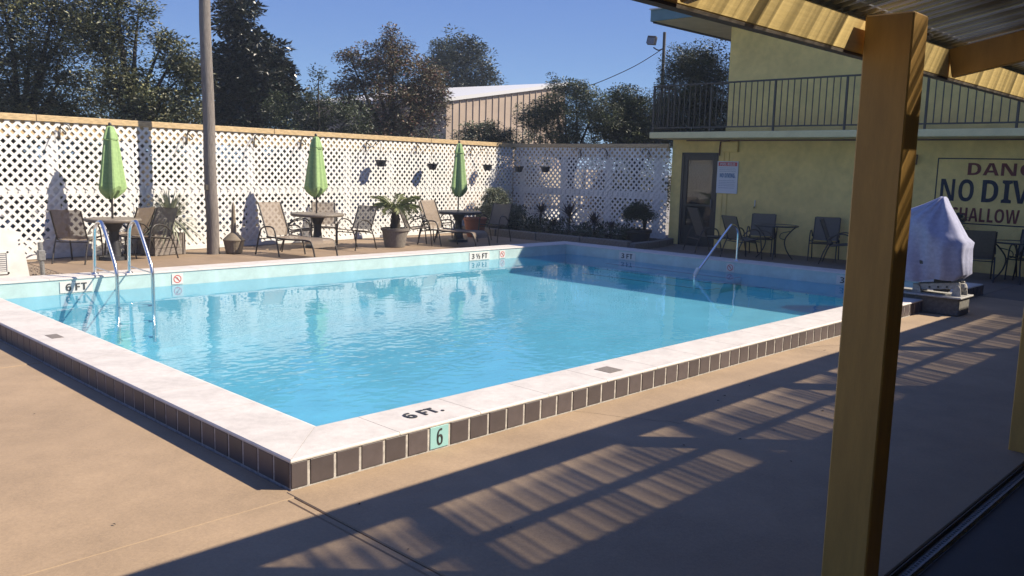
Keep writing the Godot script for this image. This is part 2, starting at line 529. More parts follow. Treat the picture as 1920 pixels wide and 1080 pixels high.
	for k in 3:
		var xa := x1 - 0.38 * (k + 1)
		var y := -0.11 - 0.075 * k
		boxed("step", Vector3((xa + x1) / 2, y - 0.4, -5.4), Vector3(x1 - xa, 0.8, 2.9), M.shell, steps, 0.01)
		boxed("step_edge", Vector3(xa + 0.025, y + 0.002, -5.4), Vector3(0.056, 0.008, 2.9), M.step_edge, steps, 0.0)
		boxed("step_edge", Vector3((xa + x1) / 2, y + 0.002, -3.98), Vector3(x1 - xa - 0.06, 0.008, 0.05), M.step_edge, steps, 0.0)
	build_water(x0, x1, z0, z1)
	# markings set into the coping and the band
	var flat := Basis(Vector3.RIGHT, -PI / 2)
	var tilt := flat
	var y := CUT + 0.002
	lettering("6", Vector3(0.985, y, -0.17), tilt, Vector2(0.075, 0.115), M.black_print, pool)
	lettering("FT.", Vector3(1.115, y, -0.17), tilt, Vector2(0.165, 0.115), M.black_print, pool)
	boxed("worn_marker", Vector3(3.09, CUT + 0.001, -0.2), Vector3(0.17, 0.003, 0.17), M.worn_print, pool, 0.0)
	boxed("worn_marker", Vector3(0.17, CUT + 0.001, -4.29), Vector3(0.1, 0.003, 0.2), M.worn_print, pool, 0.0)
	var zb := z0 + 0.004
	var marks := [["6 FT", Vector3(1.72, 0, zb), 0.0, Vector2(0.27, 0.1), 0.42], ["3 ½ FT", Vector3(9.28, 0, zb), 0.0, Vector2(0.42, 0.1), 0.55],
		["3 FT", Vector3(x1 - 0.004, 0, -6.6), -PI / 2, Vector2(0.28, 0.1), 0.42], ["3 FT", Vector3(x1 - 0.004, 0, -1.95), -PI / 2, Vector2(0.28, 0.1), 0.42]]
	for m in marks:
		var b := Basis(Vector3.UP, m[2])
		var at: Vector3 = m[1] + Vector3.UP * 0.045
		boxed("marker_tile", at, Vector3(m[4], 0.155, 0.01), M.white_tile, pool, 0.002, b)
		lettering(m[0], at + b * Vector3(-m[3].x / 2, -m[3].y / 2, 0.0075), b, m[3], M.black_print, pool)
	for m in [[Vector3(3.13, 0.045, zb), 0.0], [Vector3(9.92, 0.045, zb), 0.0], [Vector3(x1 - 0.004, 0.045, -4.2), -PI / 2]]:
		var b := Basis(Vector3.UP, m[1])
		boxed("marker_tile", m[0], Vector3(0.17, 0.155, 0.01), M.white_tile, pool, 0.002, b)
		var ring := Shape.new()
		for j in 24:
			var f := TAU * j / 24.0
			var h := TAU * (j + 1) / 24.0
			var pt := func(a: float, r: float) -> Vector3: return m[0] + b * Vector3(cos(a) * r, sin(a) * r, 0.0068)
			ring.quad(pt.call(f, 0.06), pt.call(h, 0.06), pt.call(h, 0.047), pt.call(f, 0.047), b.z)
		ring.box(m[0] + b * Vector3(0, 0, 0.006), Vector3(0.1, 0.011, 0.004), 0.0, b * Basis(Vector3.BACK, -PI / 4))
		obj("no_diving_ring", ring, M.red_print, pool)
		var fig := Shape.new()   # a diver head down
		fig.box(m[0] + b * Vector3(0.003, 0.004, 0.0055), Vector3(0.048, 0.012, 0.003), 0.0, b * Basis(Vector3.BACK, -0.9))
		fig.box(m[0] + b * Vector3(-0.014, 0.022, 0.0055), Vector3(0.03, 0.008, 0.003), 0.0, b * Basis(Vector3.BACK, -0.2))
		fig.lathe(m[0] + b * Vector3(0.022, -0.02, 0.004), [Vector2(0.0, 0.007), Vector2(0.008, 0.0), Vector2(0.0, -0.007)], 8)
		obj("diver_figure", fig, M.black_print, pool)

func build_water(x0: float, x1: float, z0: float, z1: float) -> void:
	var a := FastNoiseLite.new()
	a.seed = 3
	a.frequency = 1.0
	a.noise_type = FastNoiseLite.TYPE_SIMPLEX_SMOOTH
	a.fractal_octaves = 2
	var h := func(x: float, z: float) -> float:
		var near := clampf(1.2 - (Vector2(x - 2.4, (z + 2.0)).length()) / 4.2, 0.0, 1.0)
		var big := a.get_noise_2d(x * 0.9 + 0.35 * z, z * 1.3 - 7.0) * 0.0011
		var mid := a.get_noise_2d(x * 2.4 + 4.0, z * 3.4 + x * 0.8) * (0.00035 + 0.0011 * near)
		var fine := a.get_noise_2d(x * 6.5 + 20.0, z * 8.5 + x * 2.0) * 0.0018 * near + a.get_noise_2d(x * 6.0, z * 7.0) * 0.00022
		return big + mid + fine
	var nx := 340
	var nz := 240
	var v := PackedVector3Array()
	var n := PackedVector3Array()
	var idx := PackedInt32Array()
	for j in nz + 1:
		for i in nx + 1:
			var x := lerpf(x0, x1, float(i) / nx)
			var z := lerpf(z0, z1, float(j) / nz)
			var y: float = h.call(x, z)
			var e := 0.012
			v.append(Vector3(x, WATER + y, z))
			n.append(Vector3(-(h.call(x + e, z) - y) / e, 1.0, -(h.call(x, z + e) - y) / e).normalized())
	for j in nz:
		for i in nx:
			var k := j * (nx + 1) + i
			for q in [k, k + 1, k + nx + 2, k, k + nx + 2, k + nx + 1]: idx.append(q)
	var arr := []
	arr.resize(Mesh.ARRAY_MAX)
	arr[Mesh.ARRAY_VERTEX] = v
	arr[Mesh.ARRAY_NORMAL] = n
	arr[Mesh.ARRAY_INDEX] = idx
	var m := ArrayMesh.new()
	m.add_surface_from_arrays(Mesh.PRIMITIVE_TRIANGLES, arr)
	kind(add("water", m, M.water), "structure")

# ------------------------------------------------------------------ the lattice fences
# local x runs along the fence, +z towards the pool
func lattice_rows(f: Node3D, length: float, limit: int) -> void:
	var period := 0.1624
	var wide := 0.050
	var n := 0
	var rest := Shape.new()
	var cache := {}
	for row in [[0.03, 1.195], [1.2, 2.385]]:
		for side in [1.0, -1.0]:
			var y0: float = row[0]
			var y1: float = row[1]
			var hgt := y1 - y0
			var x := -hgt + 0.03
			while x < length:
				# the slat starts at (x, y0) and rises by 45 degrees; side -1 is mirrored
				var t0 := maxf(0.0, -x)
				var t1 := minf(hgt, length - x)
				if t1 - t0 > 0.05:
					var mid := x + (t0 + t1) / 2
					var at := Vector3(mid if side > 0 else length - mid, y0 + (t0 + t1) / 2, 0.010 if side > 0 else 0.002)
					at += Vector3(rng.randf_range(-0.003, 0.003), 0, rng.randf_range(-0.001, 0.001))
					var b := Basis(Vector3.BACK, side * PI / 4 + rng.randf_range(-0.006, 0.006))
					var len := snappedf((t1 - t0) * sqrt(2.0), 0.001)
					var key := "%s" % len
					if n < limit:
						if not cache.has(key):
							var q := Shape.new()
							q.box(Vector3.ZERO, Vector3(len, wide, 0.0075), 0.0015)
							cache[key] = q.mesh()
						var o := add("slat", cache[key], M.lattice, f)
						o.transform = Transform3D(b, at)
					else:
						rest.box(at, Vector3(len, wide, 0.0075), 0.0015, b)
					n += 1
				x += period
	if rest.v.size() > 0: kind(obj("slats_beyond", rest, M.lattice, f), "stuff")

func build_fences() -> void:
	var a := Vector3(1.45, 0, -12.04 - 0.103 * 1.45)
	var b := Vector3(15.66, 0, -12.04 - 0.103 * 15.66)
	var len := a.distance_to(b)
	var turn := -atan2(b.z - a.z, b.x - a.x)
	var f := thing("lattice_fence", "long sunlit white lattice fence with yellow top rail behind the umbrellas", "fence", a, turn)
	lattice_rows(f, len, 300)
	var x := 0.0
	var k := 0
	while x < len - 0.1:   # rails between the joints
		var nx := minf(x + (1.1 if k == 0 else 4.87), len)
		boxed("top_rail", Vector3((x + nx) / 2, 2.435, 0.012), Vector3(nx - x - 0.008, 0.11, 0.055), M.fence_yellow, f, 0.006)
		boxed("backing_board", Vector3((x + nx) / 2, 2.25, -0.022), Vector3(nx - x - 0.006, 0.29, 0.02), M.fence_yellow, f, 0.003)
		x = nx
		k += 1
	boxed("middle_board", Vector3(len / 2, 1.185, -0.02), Vector3(len, 0.19, 0.02), M.fence_white, f)
	boxed("bottom_board", Vector3(len / 2, 0.17, -0.02), Vector3(len, 0.33, 0.02), M.fence_white, f)
	boxed("bottom_trim", Vector3(len / 2, 0.05, 0.022), Vector3(len, 0.09, 0.012), M.fence_white, f)
	for i in 11:
		var px := 1.36 + 1.345 * i
		if px > len: break
		boxed("post", Vector3(px, 1.2, -0.058), Vector3(0.13, 2.4, 0.05), M.fence_white, f)
		boxed("upright_board", Vector3(px + 0.04 * sin(i * 2.1), 1.05, -0.0155), Vector3(0.2, 2.06, 0.008), M.fence_white, f, 0.0)
	var c := Vector3(15.70, 0, -13.62)
	var d := Vector3(15.78, 0, -8.32)
	len = c.distance_to(d)
	var s := thing("lattice_fence", "shaded white lattice fence behind the flower bed, joining the yellow building", "fence", c, -atan2(d.z - c.z, d.x - c.x))
	# its pool side faces -x
	lattice_rows(s, len, 300)
	boxed("top_rail", Vector3(len / 2, 2.435, 0.012), Vector3(len - 0.01, 0.1, 0.055), M.fence_yellow, s, 0.006)
	boxed("backing_board", Vector3(len / 2, 2.25, -0.022), Vector3(len, 0.27, 0.02), M.fence_yellow, s, 0.003)
	boxed("middle_board", Vector3(len / 2, 1.175, -0.02), Vector3(len, 0.2, 0.02), M.fence_white, s)
	boxed("bottom_board", Vector3(len / 2, 0.14, -0.02), Vector3(len, 0.25, 0.02), M.fence_white, s)
	for i in 4:
		boxed("post", Vector3(0.3 + 1.55 * i, 1.2, -0.058), Vector3(0.13, 2.4, 0.05), M.fence_white, s)
		boxed("upright_board", Vector3(0.34 + 1.55 * i, 1.05, -0.0155), Vector3(0.2, 2.06, 0.008), M.fence_white, s, 0.0)

# ------------------------------------------------------------------ the motel
func build_motel() -> void:
	var o := thing("motel_building", "yellow two storey motel with balcony, beside the right end of the pool", "building", Vector3(WALLX, 0, -8.3))
	var z := 8.3     # local z = world z + 8.3
	var ln := 18.0
	# lower wall with the doorway left open (door z -8.0 .. -7.0)
	boxed("lower_wall", Vector3(0.12, 1.29, 0.14), Vector3(0.24, 2.58, 0.28), M.wall_yellow, o, 0.0)
	boxed("lower_wall", Vector3(0.12, 1.29, (1.32 + ln) / 2), Vector3(0.24, 2.58, ln - 1.32), M.wall_yellow, o, 0.0)
	boxed("lintel", Vector3(0.12, 2.43, 0.80), Vector3(0.238, 0.30, 1.04), M.wall_yellow, o, 0.0)
	boxed("end_wall", Vector3(3.2, 1.29, 0.12), Vector3(5.9, 2.58, 0.24), M.wall_yellow, o, 0.0)
	boxed("shade_panel", Vector3(0.36, 1.2, 0.8), Vector3(0.05, 2.4, 1.3), M.room_shade, o, 0.0)  # dark panel close behind the pane, stands in for an unlit interior
	boxed("room_floor", Vector3(0.18, -0.02, 0.8), Vector3(0.34, 0.04, 1.03), M.room_shade, o, 0.0)
	var door := Node3D.new()
	door.name = "door"
	o.add_child(door, true)
	door.position = Vector3(0.05, 0, 0.80)
	for s in [-1.0, 1.0]:
		boxed("frame", Vector3(0, 1.13, s * 0.485), Vector3(0.09, 2.26, 0.07), M.door_frame, door)
		boxed("stile", Vector3(0, 1.12, s * 0.40), Vector3(0.05, 2.2, 0.10), M.door_frame, door)
	boxed("frame", Vector3(0, 2.24, 0), Vector3(0.09, 0.07, 1.04), M.door_frame, door)
	boxed("stile", Vector3(0, 2.15, 0), Vector3(0.048, 0.11, 0.7), M.door_frame, door)
	boxed("kick_panel", Vector3(0, 0.25, 0), Vector3(0.046, 0.46, 0.7), M.door_frame, door)
	boxed("push_bar", Vector3(-0.035, 1.0, 0), Vector3(0.02, 0.05, 0.7), M.door_frame, door)
	boxed("pane", Vector3(0, 1.29, 0), Vector3(0.008, 1.62, 0.7), M.glass, door, 0.0)
	boxed("handle", Vector3(-0.06, 1.05, 0.38), Vector3(0.03, 0.22, 0.02), M.galvanised, door)
	# balcony
	boxed("balcony_slab", Vector3(-0.38, 2.655, ln / 2 - 0.02), Vector3(1.24, 0.145, ln), M.trim_yellow, o, 0.01)
	boxed("ceiling_trim", Vector3(-0.012, 2.565, ln / 2 + 0.2), Vector3(0.022, 0.028, ln - 0.4), M.pipe_red, o, 0.0)
	var rail := Node3D.new()
	rail.name = "railing"
	o.add_child(rail, true)
	rail.position = Vector3(-0.93, 2.73, 0.0)
	var rl := 10.8
	boxed("top_bar", Vector3(0, 1.08, rl / 2), Vector3(0.05, 0.035, rl), M.rail_iron, rail)
	boxed("bottom_bar", Vector3(0, 0.1, rl / 2), Vector3(0.035, 0.03, rl), M.rail_iron, rail)
	var bal := Shape.new()
	bal.box(Vector3.ZERO, Vector3(0.018, 0.95, 0.018))
	var bm := bal.mesh()
	var pst := Shape.new()
	pst.box(Vector3.ZERO, Vector3(0.042, 1.06, 0.042), 0.004)
	var pm := pst.mesh()
	var n := 0
	var bz := 0.03
	while bz < rl:
		if n % 11 == 0:
			add("post", pm, M.rail_iron, rail).position = Vector3(0, 0.53, bz)
		else:
			add("baluster", bm, M.rail_iron, rail).position = Vector3(0, 0.59, bz)
		bz += 0.1425
		n += 1
	boxed("end_bar", Vector3(0.47, 1.08, 0.02), Vector3(0.93, 0.035, 0.05), M.rail_iron, rail)
	boxed("end_bar", Vector3(0.47, 0.1, 0.02), Vector3(0.93, 0.03, 0.035), M.rail_iron, rail)
	for k in 6: add("baluster", bm, M.rail_iron, rail).position = Vector3(0.15 * (k + 1), 0.59, 0.02)
	# upper storey and roof
	boxed("upper_wall", Vector3(3.2, 4.02, 1.46 + (ln - 1.46) / 2), Vector3(6.4, 2.58, ln - 1.46), M.wall_yellow, o, 0.0)
	boxed("upper_floor", Vector3(3.3, 2.66, ln / 2 + 0.02), Vector3(6.1, 0.14, ln - 0.2), M.trim_yellow, o, 0.0)
	var roof := boxed("roof", Vector3(2.9, 5.36, ln / 2 - 0.05), Vector3(7.9, 0.10, ln), M.soffit, o, 0.0)
	boxed("fascia", Vector3(-1.07, 5.44, ln / 2 - 0.05), Vector3(0.04, 0.27, ln + 0.06), M.fascia_teal, roof)
	boxed("fascia", Vector3(2.9, 5.44, -0.07), Vector3(7.9, 0.27, 0.04), M.fascia_teal, roof)
	boxed("roof_deck", Vector3(2.9, 5.5, ln / 2 - 0.03), Vector3(7.85, 0.17, ln - 0.06), M.roof_metal, roof)
	boxed("drip_edge", Vector3(-1.1, 5.585, ln / 2 - 0.05), Vector3(0.06, 0.03, ln + 0.1), M.roof_white, roof)
	boxed("gutter", Vector3(2.9, 5.3, -0.04), Vector3(7.8, 0.05, 0.06), M.rail_iron, roof)
	# the painted warning on the wall
	var sign := Node3D.new()
	sign.name = "painted_warning"
	o.add_child(sign, true)
	sign.position = Vector3(-0.003, 0, z)
	var face := Basis(Vector3.UP, -PI / 2)
	for r in [[Vector3(0, 2.2, -0.38), Vector3(0.004, 0.022, 3.26)], [Vector3(0, 0.94, -0.38), Vector3(0.004, 0.022, 3.26)], [Vector3(0, 1.57, -2.0), Vector3(0.004, 1.24, 0.022)], [Vector3(0, 1.57, 1.24), Vector3(0.004, 1.24, 0.022)]]:
		boxed("border", r[0], r[1], M.paint_navy, sign, 0.0)
	var e := -0.0015
	lettering("DANGER", Vector3(e, 1.885, -1.44), face, Vector2(1.72, 0.235), M.paint_red, sign)
	lettering("NO", Vector3(e, 1.37, -1.91), face, Vector2(0.61, 0.43), M.paint_navy, sign)
	lettering("DIVING", Vector3(e, 1.37, -1.15), face, Vector2(1.78, 0.43), M.paint_navy, sign)
	lettering("SHALLOW", Vector3(e, 0.985, -1.66), face, Vector2(1.20, 0.265), M.paint_red, sign)
	lettering("WATER", Vector3(e, 0.985, -0.30), face, Vector2(1.05, 0.265), M.paint_red, sign)
	# things fixed to the wall
	var r := thing("pool_rules_sign", "white pool rules sign board screwed to the yellow wall beside the door", "sign", Vector3(WALLX - 0.004, 1.32, -6.71))
	boxed("board", Vector3(-0.011, 0.38, 0), Vector3(0.02, 0.76, 0.56), M.sign_white, r, 0.003)
	boxed("header", Vector3(-0.0225, 0.69, 0), Vector3(0.003, 0.09, 0.5), M.sign_red, r, 0.0)
	lettering("POOL RULES", Vector3(-0.0262, 0.657, -0.2), face, Vector2(0.4, 0.062), M.sign_white, r)
	lettering("NO DIVING.", Vector3(-0.0235, 0.37, -0.2), face, Vector2(0.42, 0.105), M.sign_blue, r)
	var lines := Shape.new()
	for y in [0.60, 0.56, 0.52, 0.30, 0.26, 0.22, 0.18, 0.13]:
		var q := -0.22
		while q < 0.2:
			var w := rng.randf_range(0.02, 0.06)
			lines.box(Vector3(-0.0222, y, q + w / 2), Vector3(0.002, 0.012, w))
			q += w + 0.012
	kind(obj("small_print", lines, M.sign_grey, r), "stuff")
	var jb := thing("junction_box", "yellow painted electrical box under the balcony, above the rules sign", "box", Vector3(WALLX - 0.004, 2.29, -6.66))
	boxed("cover", Vector3(-0.04, 0.125, 0), Vector3(0.08, 0.24, 0.42), M.wall_yellow, jb, 0.006)
	boxed("lid", Vector3(-0.084, 0.125, 0), Vector3(0.008, 0.2, 0.36), M.wall_yellow, jb, 0.002)
	var cp := Shape.new()
	cp.tube([Vector3(WALLX - 0.03, 2.21, -6.96), Vector3(WALLX - 0.03, 2.53, -6.94), Vector3(WALLX - 0.03, 2.545, -6.7)], 0.018, 8)
	tag(obj("conduit_pipe", cp, M.pipe_red), "rusty red pipe bend at the left of the electrical box", "pipe")
	for k in 2:
		var cd := Shape.new()
		cd.tube([Vector3(WALLX - 0.012, 0.02, -6.83 + 0.13 * k), Vector3(WALLX - 0.012, 2.28, -6.83 + 0.13 * k)], 0.008 + 0.004 * k, 6)
		tag(obj("wall_conduit", cd, M.wall_yellow), ["thin yellow painted conduit running down behind the rules sign, nearer the door", "thicker yellow painted conduit behind the rules sign, farther from the door"][k], "conduit", "conduits behind the rules sign")
	var lamp := thing("wall_lamp", "small square wall lamp on the yellow wall between post and warning", "lamp", Vector3(WALLX - 0.004, 2.07, -2.46))
	boxed("back_plate", Vector3(-0.02, 0.1, 0), Vector3(0.04, 0.2, 0.12), M.pipe_red, lamp)
	boxed("shade", Vector3(-0.09, 0.1, 0), Vector3(0.11, 0.17, 0.1), M.trim_yellow, lamp, 0.01)
	var hk := thing("wall_hook", "tiny hook with white tip on the wall above the patio table", "hook", Vector3(WALLX - 0.004, 1.0, -5.95))
	var hs := Shape.new()
	hs.tube([Vector3(0, 0.06, 0), Vector3(-0.04, 0.03, 0), Vector3(-0.06, 0.01, 0.01), Vector3(-0.06, 0.05, 0.02)], 0.008, 6)
	obj("hook", hs, M.black_plastic, hk)
	boxed("tip", Vector3(-0.06, 0.12, 0.03), Vector3(0.02, 0.15, 0.02), M.sign_white, hk, 0.005)

# ------------------------------------------------------------------ the patio cover overhead
func roof_y(z: float) -> float: return 2.455 + 0.2 * (z - 2.5)

# a sheet with waves along x; a clear one is dirtier, so less clear, down in its furrows
func corrugated(z0: float, z1: float, width: float, clear := false) -> ArrayMesh:
	var q := Shape.new()
	q.colored = clear
	var pitch := 0.0736
	var steps := int(round(width / pitch)) * 8
	var rows: Array = [z0, 2.74, 2.86, z1] if clear else [z0, z1]   # opacity shaped so the beam stays lit and the deck dims
	var dimming: Array = [0.0, 0.0, 0.22, 0.25]
	var streak := 0.0
	for k in steps:
		var xa := width * k / steps
		var xb := width * (k + 1) / steps
		var ya := 0.0095 * sin(TAU * xa / pitch)
		var yb := 0.0095 * sin(TAU * xb / pitch)
		if k % 8 == 0: streak = rng.randf_range(-0.12, 0.14)
		var base := 0.62 - 8.0 * (ya + yb) * 0.5 + streak + rng.randf_range(-0.06, 0.06)
		var na := Vector3(-0.0095 * TAU / pitch * cos(TAU * xa / pitch), 1, -0.2).normalized()
		var nb := Vector3(-0.0095 * TAU / pitch * cos(TAU * xb / pitch), 1, -0.2).normalized()
		for i in rows.size() - 1:
			var za: float = rows[i]
			var zb: float = rows[i + 1]
			var first := q.c.size()
			q.quad_n([Vector3(xa, roof_y(za) + ya, za), Vector3(xb, roof_y(za) + yb, za), Vector3(xb, roof_y(zb) + yb, zb), Vector3(xa, roof_y(zb) + ya, zb)], [na, nb, nb, na])
			if clear:
				for v in range(first, q.c.size()):
					q.c[v] = Color(1, 1, 1, clampf(base + (dimming[i] if absf(q.v[v].z - za) < 0.001 else dimming[i + 1]), 0.3, 0.97))
	return q.mesh()

func build_cover() -> void:
	var o := thing("patio_cover", "yellow timber patio cover with corrugated roof over the near deck", "patio cover")
	for x in [-6.3, 1.155, 4.02, 6.3, 8.8]:
		var q := Shape.new()
		q.box(Vector3(x, 1.21, 2.645), Vector3(0.155, 2.46, 0.19), 0.006)
		obj("post", q, M.post_paint, o)
	var cuts := [-14.0, -9.0, -2.6, 2.19, 4.6, 8.0, 12.9]
	for k in cuts.size() - 1:
		boxed("beam", Vector3((cuts[k] + cuts[k + 1]) / 2, 2.368, 2.498), Vector3(cuts[k + 1] - cuts[k] - 0.004, 0.138, 0.042), M.canopy_paint, o, 0.004)
		boxed("beam_trim", Vector3((cuts[k] + cuts[k + 1]) / 2, 2.2935, 2.498), Vector3(cuts[k + 1] - cuts[k], 0.011, 0.04), M.raw_wood, o, 0.0)
	var slope := Basis(Vector3.RIGHT, -atan(0.2))
	for x in [-3.7, -0.2, 2.19, 4.6, 7.0, 9.5]:
		boxed("rafter", Vector3(x, roof_y(5.2) - 0.095, 5.2), Vector3(0.042, 0.14, 5.45), M.post_paint, o, 0.004, slope)
	for z in [3.2, 4.9, 6.5]:
		boxed("purlin", Vector3(-0.55, roof_y(z) - 0.032, z), Vector3(26.9, 0.04, 0.09), M.raw_wood, o, 0.003, slope)
	var clear: Array = []
	for k in 4: clear.append(corrugated(2.32, 3.72, 0.66, true))
	var solid := corrugated(3.68, 8.3, 0.66)
	for k in 45:
		var p := add("roof_panel", clear[rng.randi() % 4], M.fibreglass, o)
		p.position = Vector3(-14.0 + 0.598 * k, 0.003 * (k % 2), 0)
		p = add("roof_panel", solid, M.roof_metal, o)
		p.position = Vector3(-14.0 + 0.598 * k, 0.012 + 0.003 * (k % 2), 0)
	boxed("shadow_strip", Vector3(-0.6, roof_y(2.435) + 0.017, 2.435), Vector3(27.0, 0.006, 0.25), M.roof_metal, o, 0.0, slope)  # opaque strip added over the overhang to widen the edge shadow
	var br := Shape.new()   # the little hook screwed to the post top
	br.box(Vector3(1.29, 2.365, 2.70), Vector3(0.13, 0.018, 0.02), 0.002, Basis(Vector3.BACK, 0.12))
	br.box(Vector3(1.36, 2.385, 2.70), Vector3(0.05, 0.014, 0.02), 0.002)
	br.box(Vector3(1.236, 2.34, 2.70), Vector3(0.012, 0.07, 0.03), 0.002)
	obj("bracket", br, M.rail_iron, o)
	var w := thing("added_wing_wall", "unseen yellow wall added behind the covered walk to deepen its shade", "building", Vector3(0.4, 0, 8.5))  # out of view, added to keep light off the covered floor
	boxed("wall", Vector3(0, 1.8, 0), Vector3(31.0, 3.7, 0.2), M.wall_yellow, w, 0.0)
	boxed("base_strip", Vector3(0, 0.1, -0.11), Vector3(31.0, 0.2, 0.02), M.trim_yellow, w, 0.0)
	var t := thing("floor_track", "grey metal floor track with punched holes between the two yellow posts", "floor track", Vector3(1.26, 0, 2.765))
	boxed("base_plate", Vector3(1.14, 0.006, 0), Vector3(2.27, 0.012, 0.07), M.galvanised, t, 0.002)
	boxed("lip", Vector3(1.14, 0.02, -0.028), Vector3(2.27, 0.03, 0.008), M.rail_iron, t, 0.002)
	boxed("lip", Vector3(1.14, 0.017, 0.028), Vector3(2.27, 0.024, 0.008), M.galvanised, t, 0.002)
	var hole := Shape.new()
	for k in 75: hole.box(Vector3(0.03 + 0.03 * k, 0.0125, 0.0), Vector3(0.012, 0.003, 0.012))
	kind(obj("holes", hole, M.black_plastic, t), "stuff")

# ------------------------------------------------------------------ furniture
func make_chair(label: String, at: Vector3, turn: float, dark: bool) -> Node3D:
	var o := thing("sling_chair", label, "chair", at, turn, "patio chairs on the far deck" if not dark else "patio chairs by the building wall")
	var fm: Material = M.frame_bronze
	var hw := 0.275
	for s in [-1.0, 1.0]:
		var q := Shape.new()
		q.tube(curve([Vector3(s * hw, 0.0, 0.30), Vector3(s * hw, 0.35, 0.255), Vector3(s * hw, 0.57, 0.20), Vector3(s * hw, 0.635, 0.08), Vector3(s * hw, 0.60, -0.10), Vector3(s * hw, 0.50, -0.22)], 5), 0.0135, 7)
		obj("arm_frame", q, fm, o)
		q = Shape.new()
		q.tube(curve([Vector3(s * (hw - 0.02), 0.43, 0.26), Vector3(s * (hw - 0.02), 0.40, 0.0), Vector3(s * (hw - 0.02), 0.39, -0.17), Vector3(s * (hw - 0.02), 0.52, -0.25), Vector3(s * (hw - 0.02), 0.90, -0.40)], 5), 0.0135, 7)
		obj("sling_rail", q, fm, o)
		q = Shape.new()
		q.tube([Vector3(s * hw, 0.44, -0.20), Vector3(s * hw, 0.25, -0.29), Vector3(s * hw, 0.0, -0.37)], 0.0135, 7)
		obj("leg", q, fm, o)
	var bars := Shape.new()
	bars.tube([Vector3(-hw, 0.37, 0.22), Vector3(hw, 0.37, 0.22)], 0.011, 6)
	bars.tube([Vector3(-hw, 0.36, -0.2), Vector3(hw, 0.36, -0.2)], 0.011, 6)
	obj("cross_bar", bars, fm, o)
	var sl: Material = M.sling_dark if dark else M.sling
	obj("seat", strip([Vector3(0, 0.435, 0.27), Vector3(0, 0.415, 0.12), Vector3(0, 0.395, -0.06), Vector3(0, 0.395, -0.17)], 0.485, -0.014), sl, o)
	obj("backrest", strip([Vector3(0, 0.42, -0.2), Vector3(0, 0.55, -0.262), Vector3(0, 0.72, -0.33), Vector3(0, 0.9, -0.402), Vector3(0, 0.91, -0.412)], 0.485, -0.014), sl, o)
	return o

# a sling: a band of the given width along the points, sagging in the middle
func strip(p: Array, width: float, sag: float) -> Shape:
	var q := Shape.new()
	var pp := curve(p, 3)
	var cols := 6
	var pos := func(k: int, j: int) -> Vector3:
		var t: Vector3 = (pp[mini(k + 1, pp.size() - 1)] - pp[maxi(k - 1, 0)]).normalized()
		var nor := t.cross(Vector3.RIGHT)
		if nor.y < 0 or (absf(nor.y) < 0.2 and nor.z < 0): nor = -nor
		var u := float(j) / cols * 2.0 - 1.0
		return pp[k] + Vector3(u * width / 2, 0, 0) + nor * sag * (1.0 - u * u)
	for k in pp.size() - 1:
		for j in cols:
			var t: Vector3 = pp[k + 1] - pp[k]
			var nor: Vector3 = t.cross(Vector3.RIGHT).normalized()
			if nor.y < 0: nor = -nor
			q.quad(pos.call(k, j), pos.call(k, j + 1), pos.call(k + 1, j + 1), pos.call(k + 1, j), nor)
	return q

func make_chaise(label: String, at: Vector3, turn: float, dark := false) -> Node3D:
	# head at -x, foot at +x; width along z
	var o := thing("sling_chaise", label, "chaise longue", at, turn, "sling chaises on the far deck" if not dark else "sling chaises by the building wall")
	var fm: Material = M.frame_bronze
	for s in [-1.0, 1.0]:
		var q := Shape.new()
		q.tube(curve([Vector3(-0.28, 0.36, s * 0.3), Vector3(0.3, 0.34, s * 0.3), Vector3(0.78, 0.35, s * 0.3), Vector3(0.92, 0.28, s * 0.3), Vector3(1.0, 0.0, s * 0.3)], 5), 0.016, 8)
		obj("side_rail", q, fm, o)
		q = Shape.new()
		q.tube(curve([Vector3(-0.26, 0.35, s * 0.285), Vector3(-0.36, 0.6, s * 0.285), Vector3(-0.52, 1.0, s * 0.285)], 4), 0.015, 8)
		obj("back_rail", q, fm, o)
		q = Shape.new()
		q.tube(curve([Vector3(-0.55, 0.0, s * 0.34), Vector3(-0.44, 0.38, s * 0.34), Vector3(-0.36, 0.52, s * 0.34), Vector3(-0.18, 0.56, s * 0.34), Vector3(-0.04, 0.52, s * 0.34), Vector3(0.02, 0.34, s * 0.34), Vector3(0.10, 0.0, s * 0.34)], 5), 0.015, 8)
		obj("arm_loop", q, fm, o)
	for b in [[Vector3(-0.46, 0.31, 0), 0.68], [Vector3(0.03, 0.31, 0), 0.68], [Vector3(0.9, 0.26, 0), 0.6]]:
		var q := Shape.new()
		q.tube([b[0] + Vector3(0, 0, -b[1] / 2), b[0] + Vector3(0, 0, b[1] / 2)], 0.012, 7)
		obj("cross_bar", q, fm, o)
	var turned := Basis(Vector3.UP, PI / 2)
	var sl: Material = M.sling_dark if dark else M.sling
	var part := obj("seat", strip([Vector3(0, 0.365, -0.24), Vector3(0, 0.35, 0.3), Vector3(0, 0.362, 0.76), Vector3(0, 0.33, 0.9), Vector3(0, 0.22, 0.955)], 0.58, -0.015), sl, o)
	part.basis = turned
	part = obj("backrest", strip([Vector3(0, 0.37, -0.275), Vector3(0, 0.6, -0.365), Vector3(0, 0.8, -0.445), Vector3(0, 1.01, -0.53)], 0.56, -0.012), sl, o)
	part.basis = turned
	return o

func table_top(r: float, y: float, thick: float) -> Shape:
	var q := Shape.new()
	q.lathe(Vector3.ZERO, [Vector2(0.001, y - thick), Vector2(r - 0.02, y - thick), Vector2(r, y - thick * 0.7), Vector2(r, y - thick * 0.3), Vector2(r - 0.012, y), Vector2(0.001, y)], 36, 0, 0.0, false)
	return q

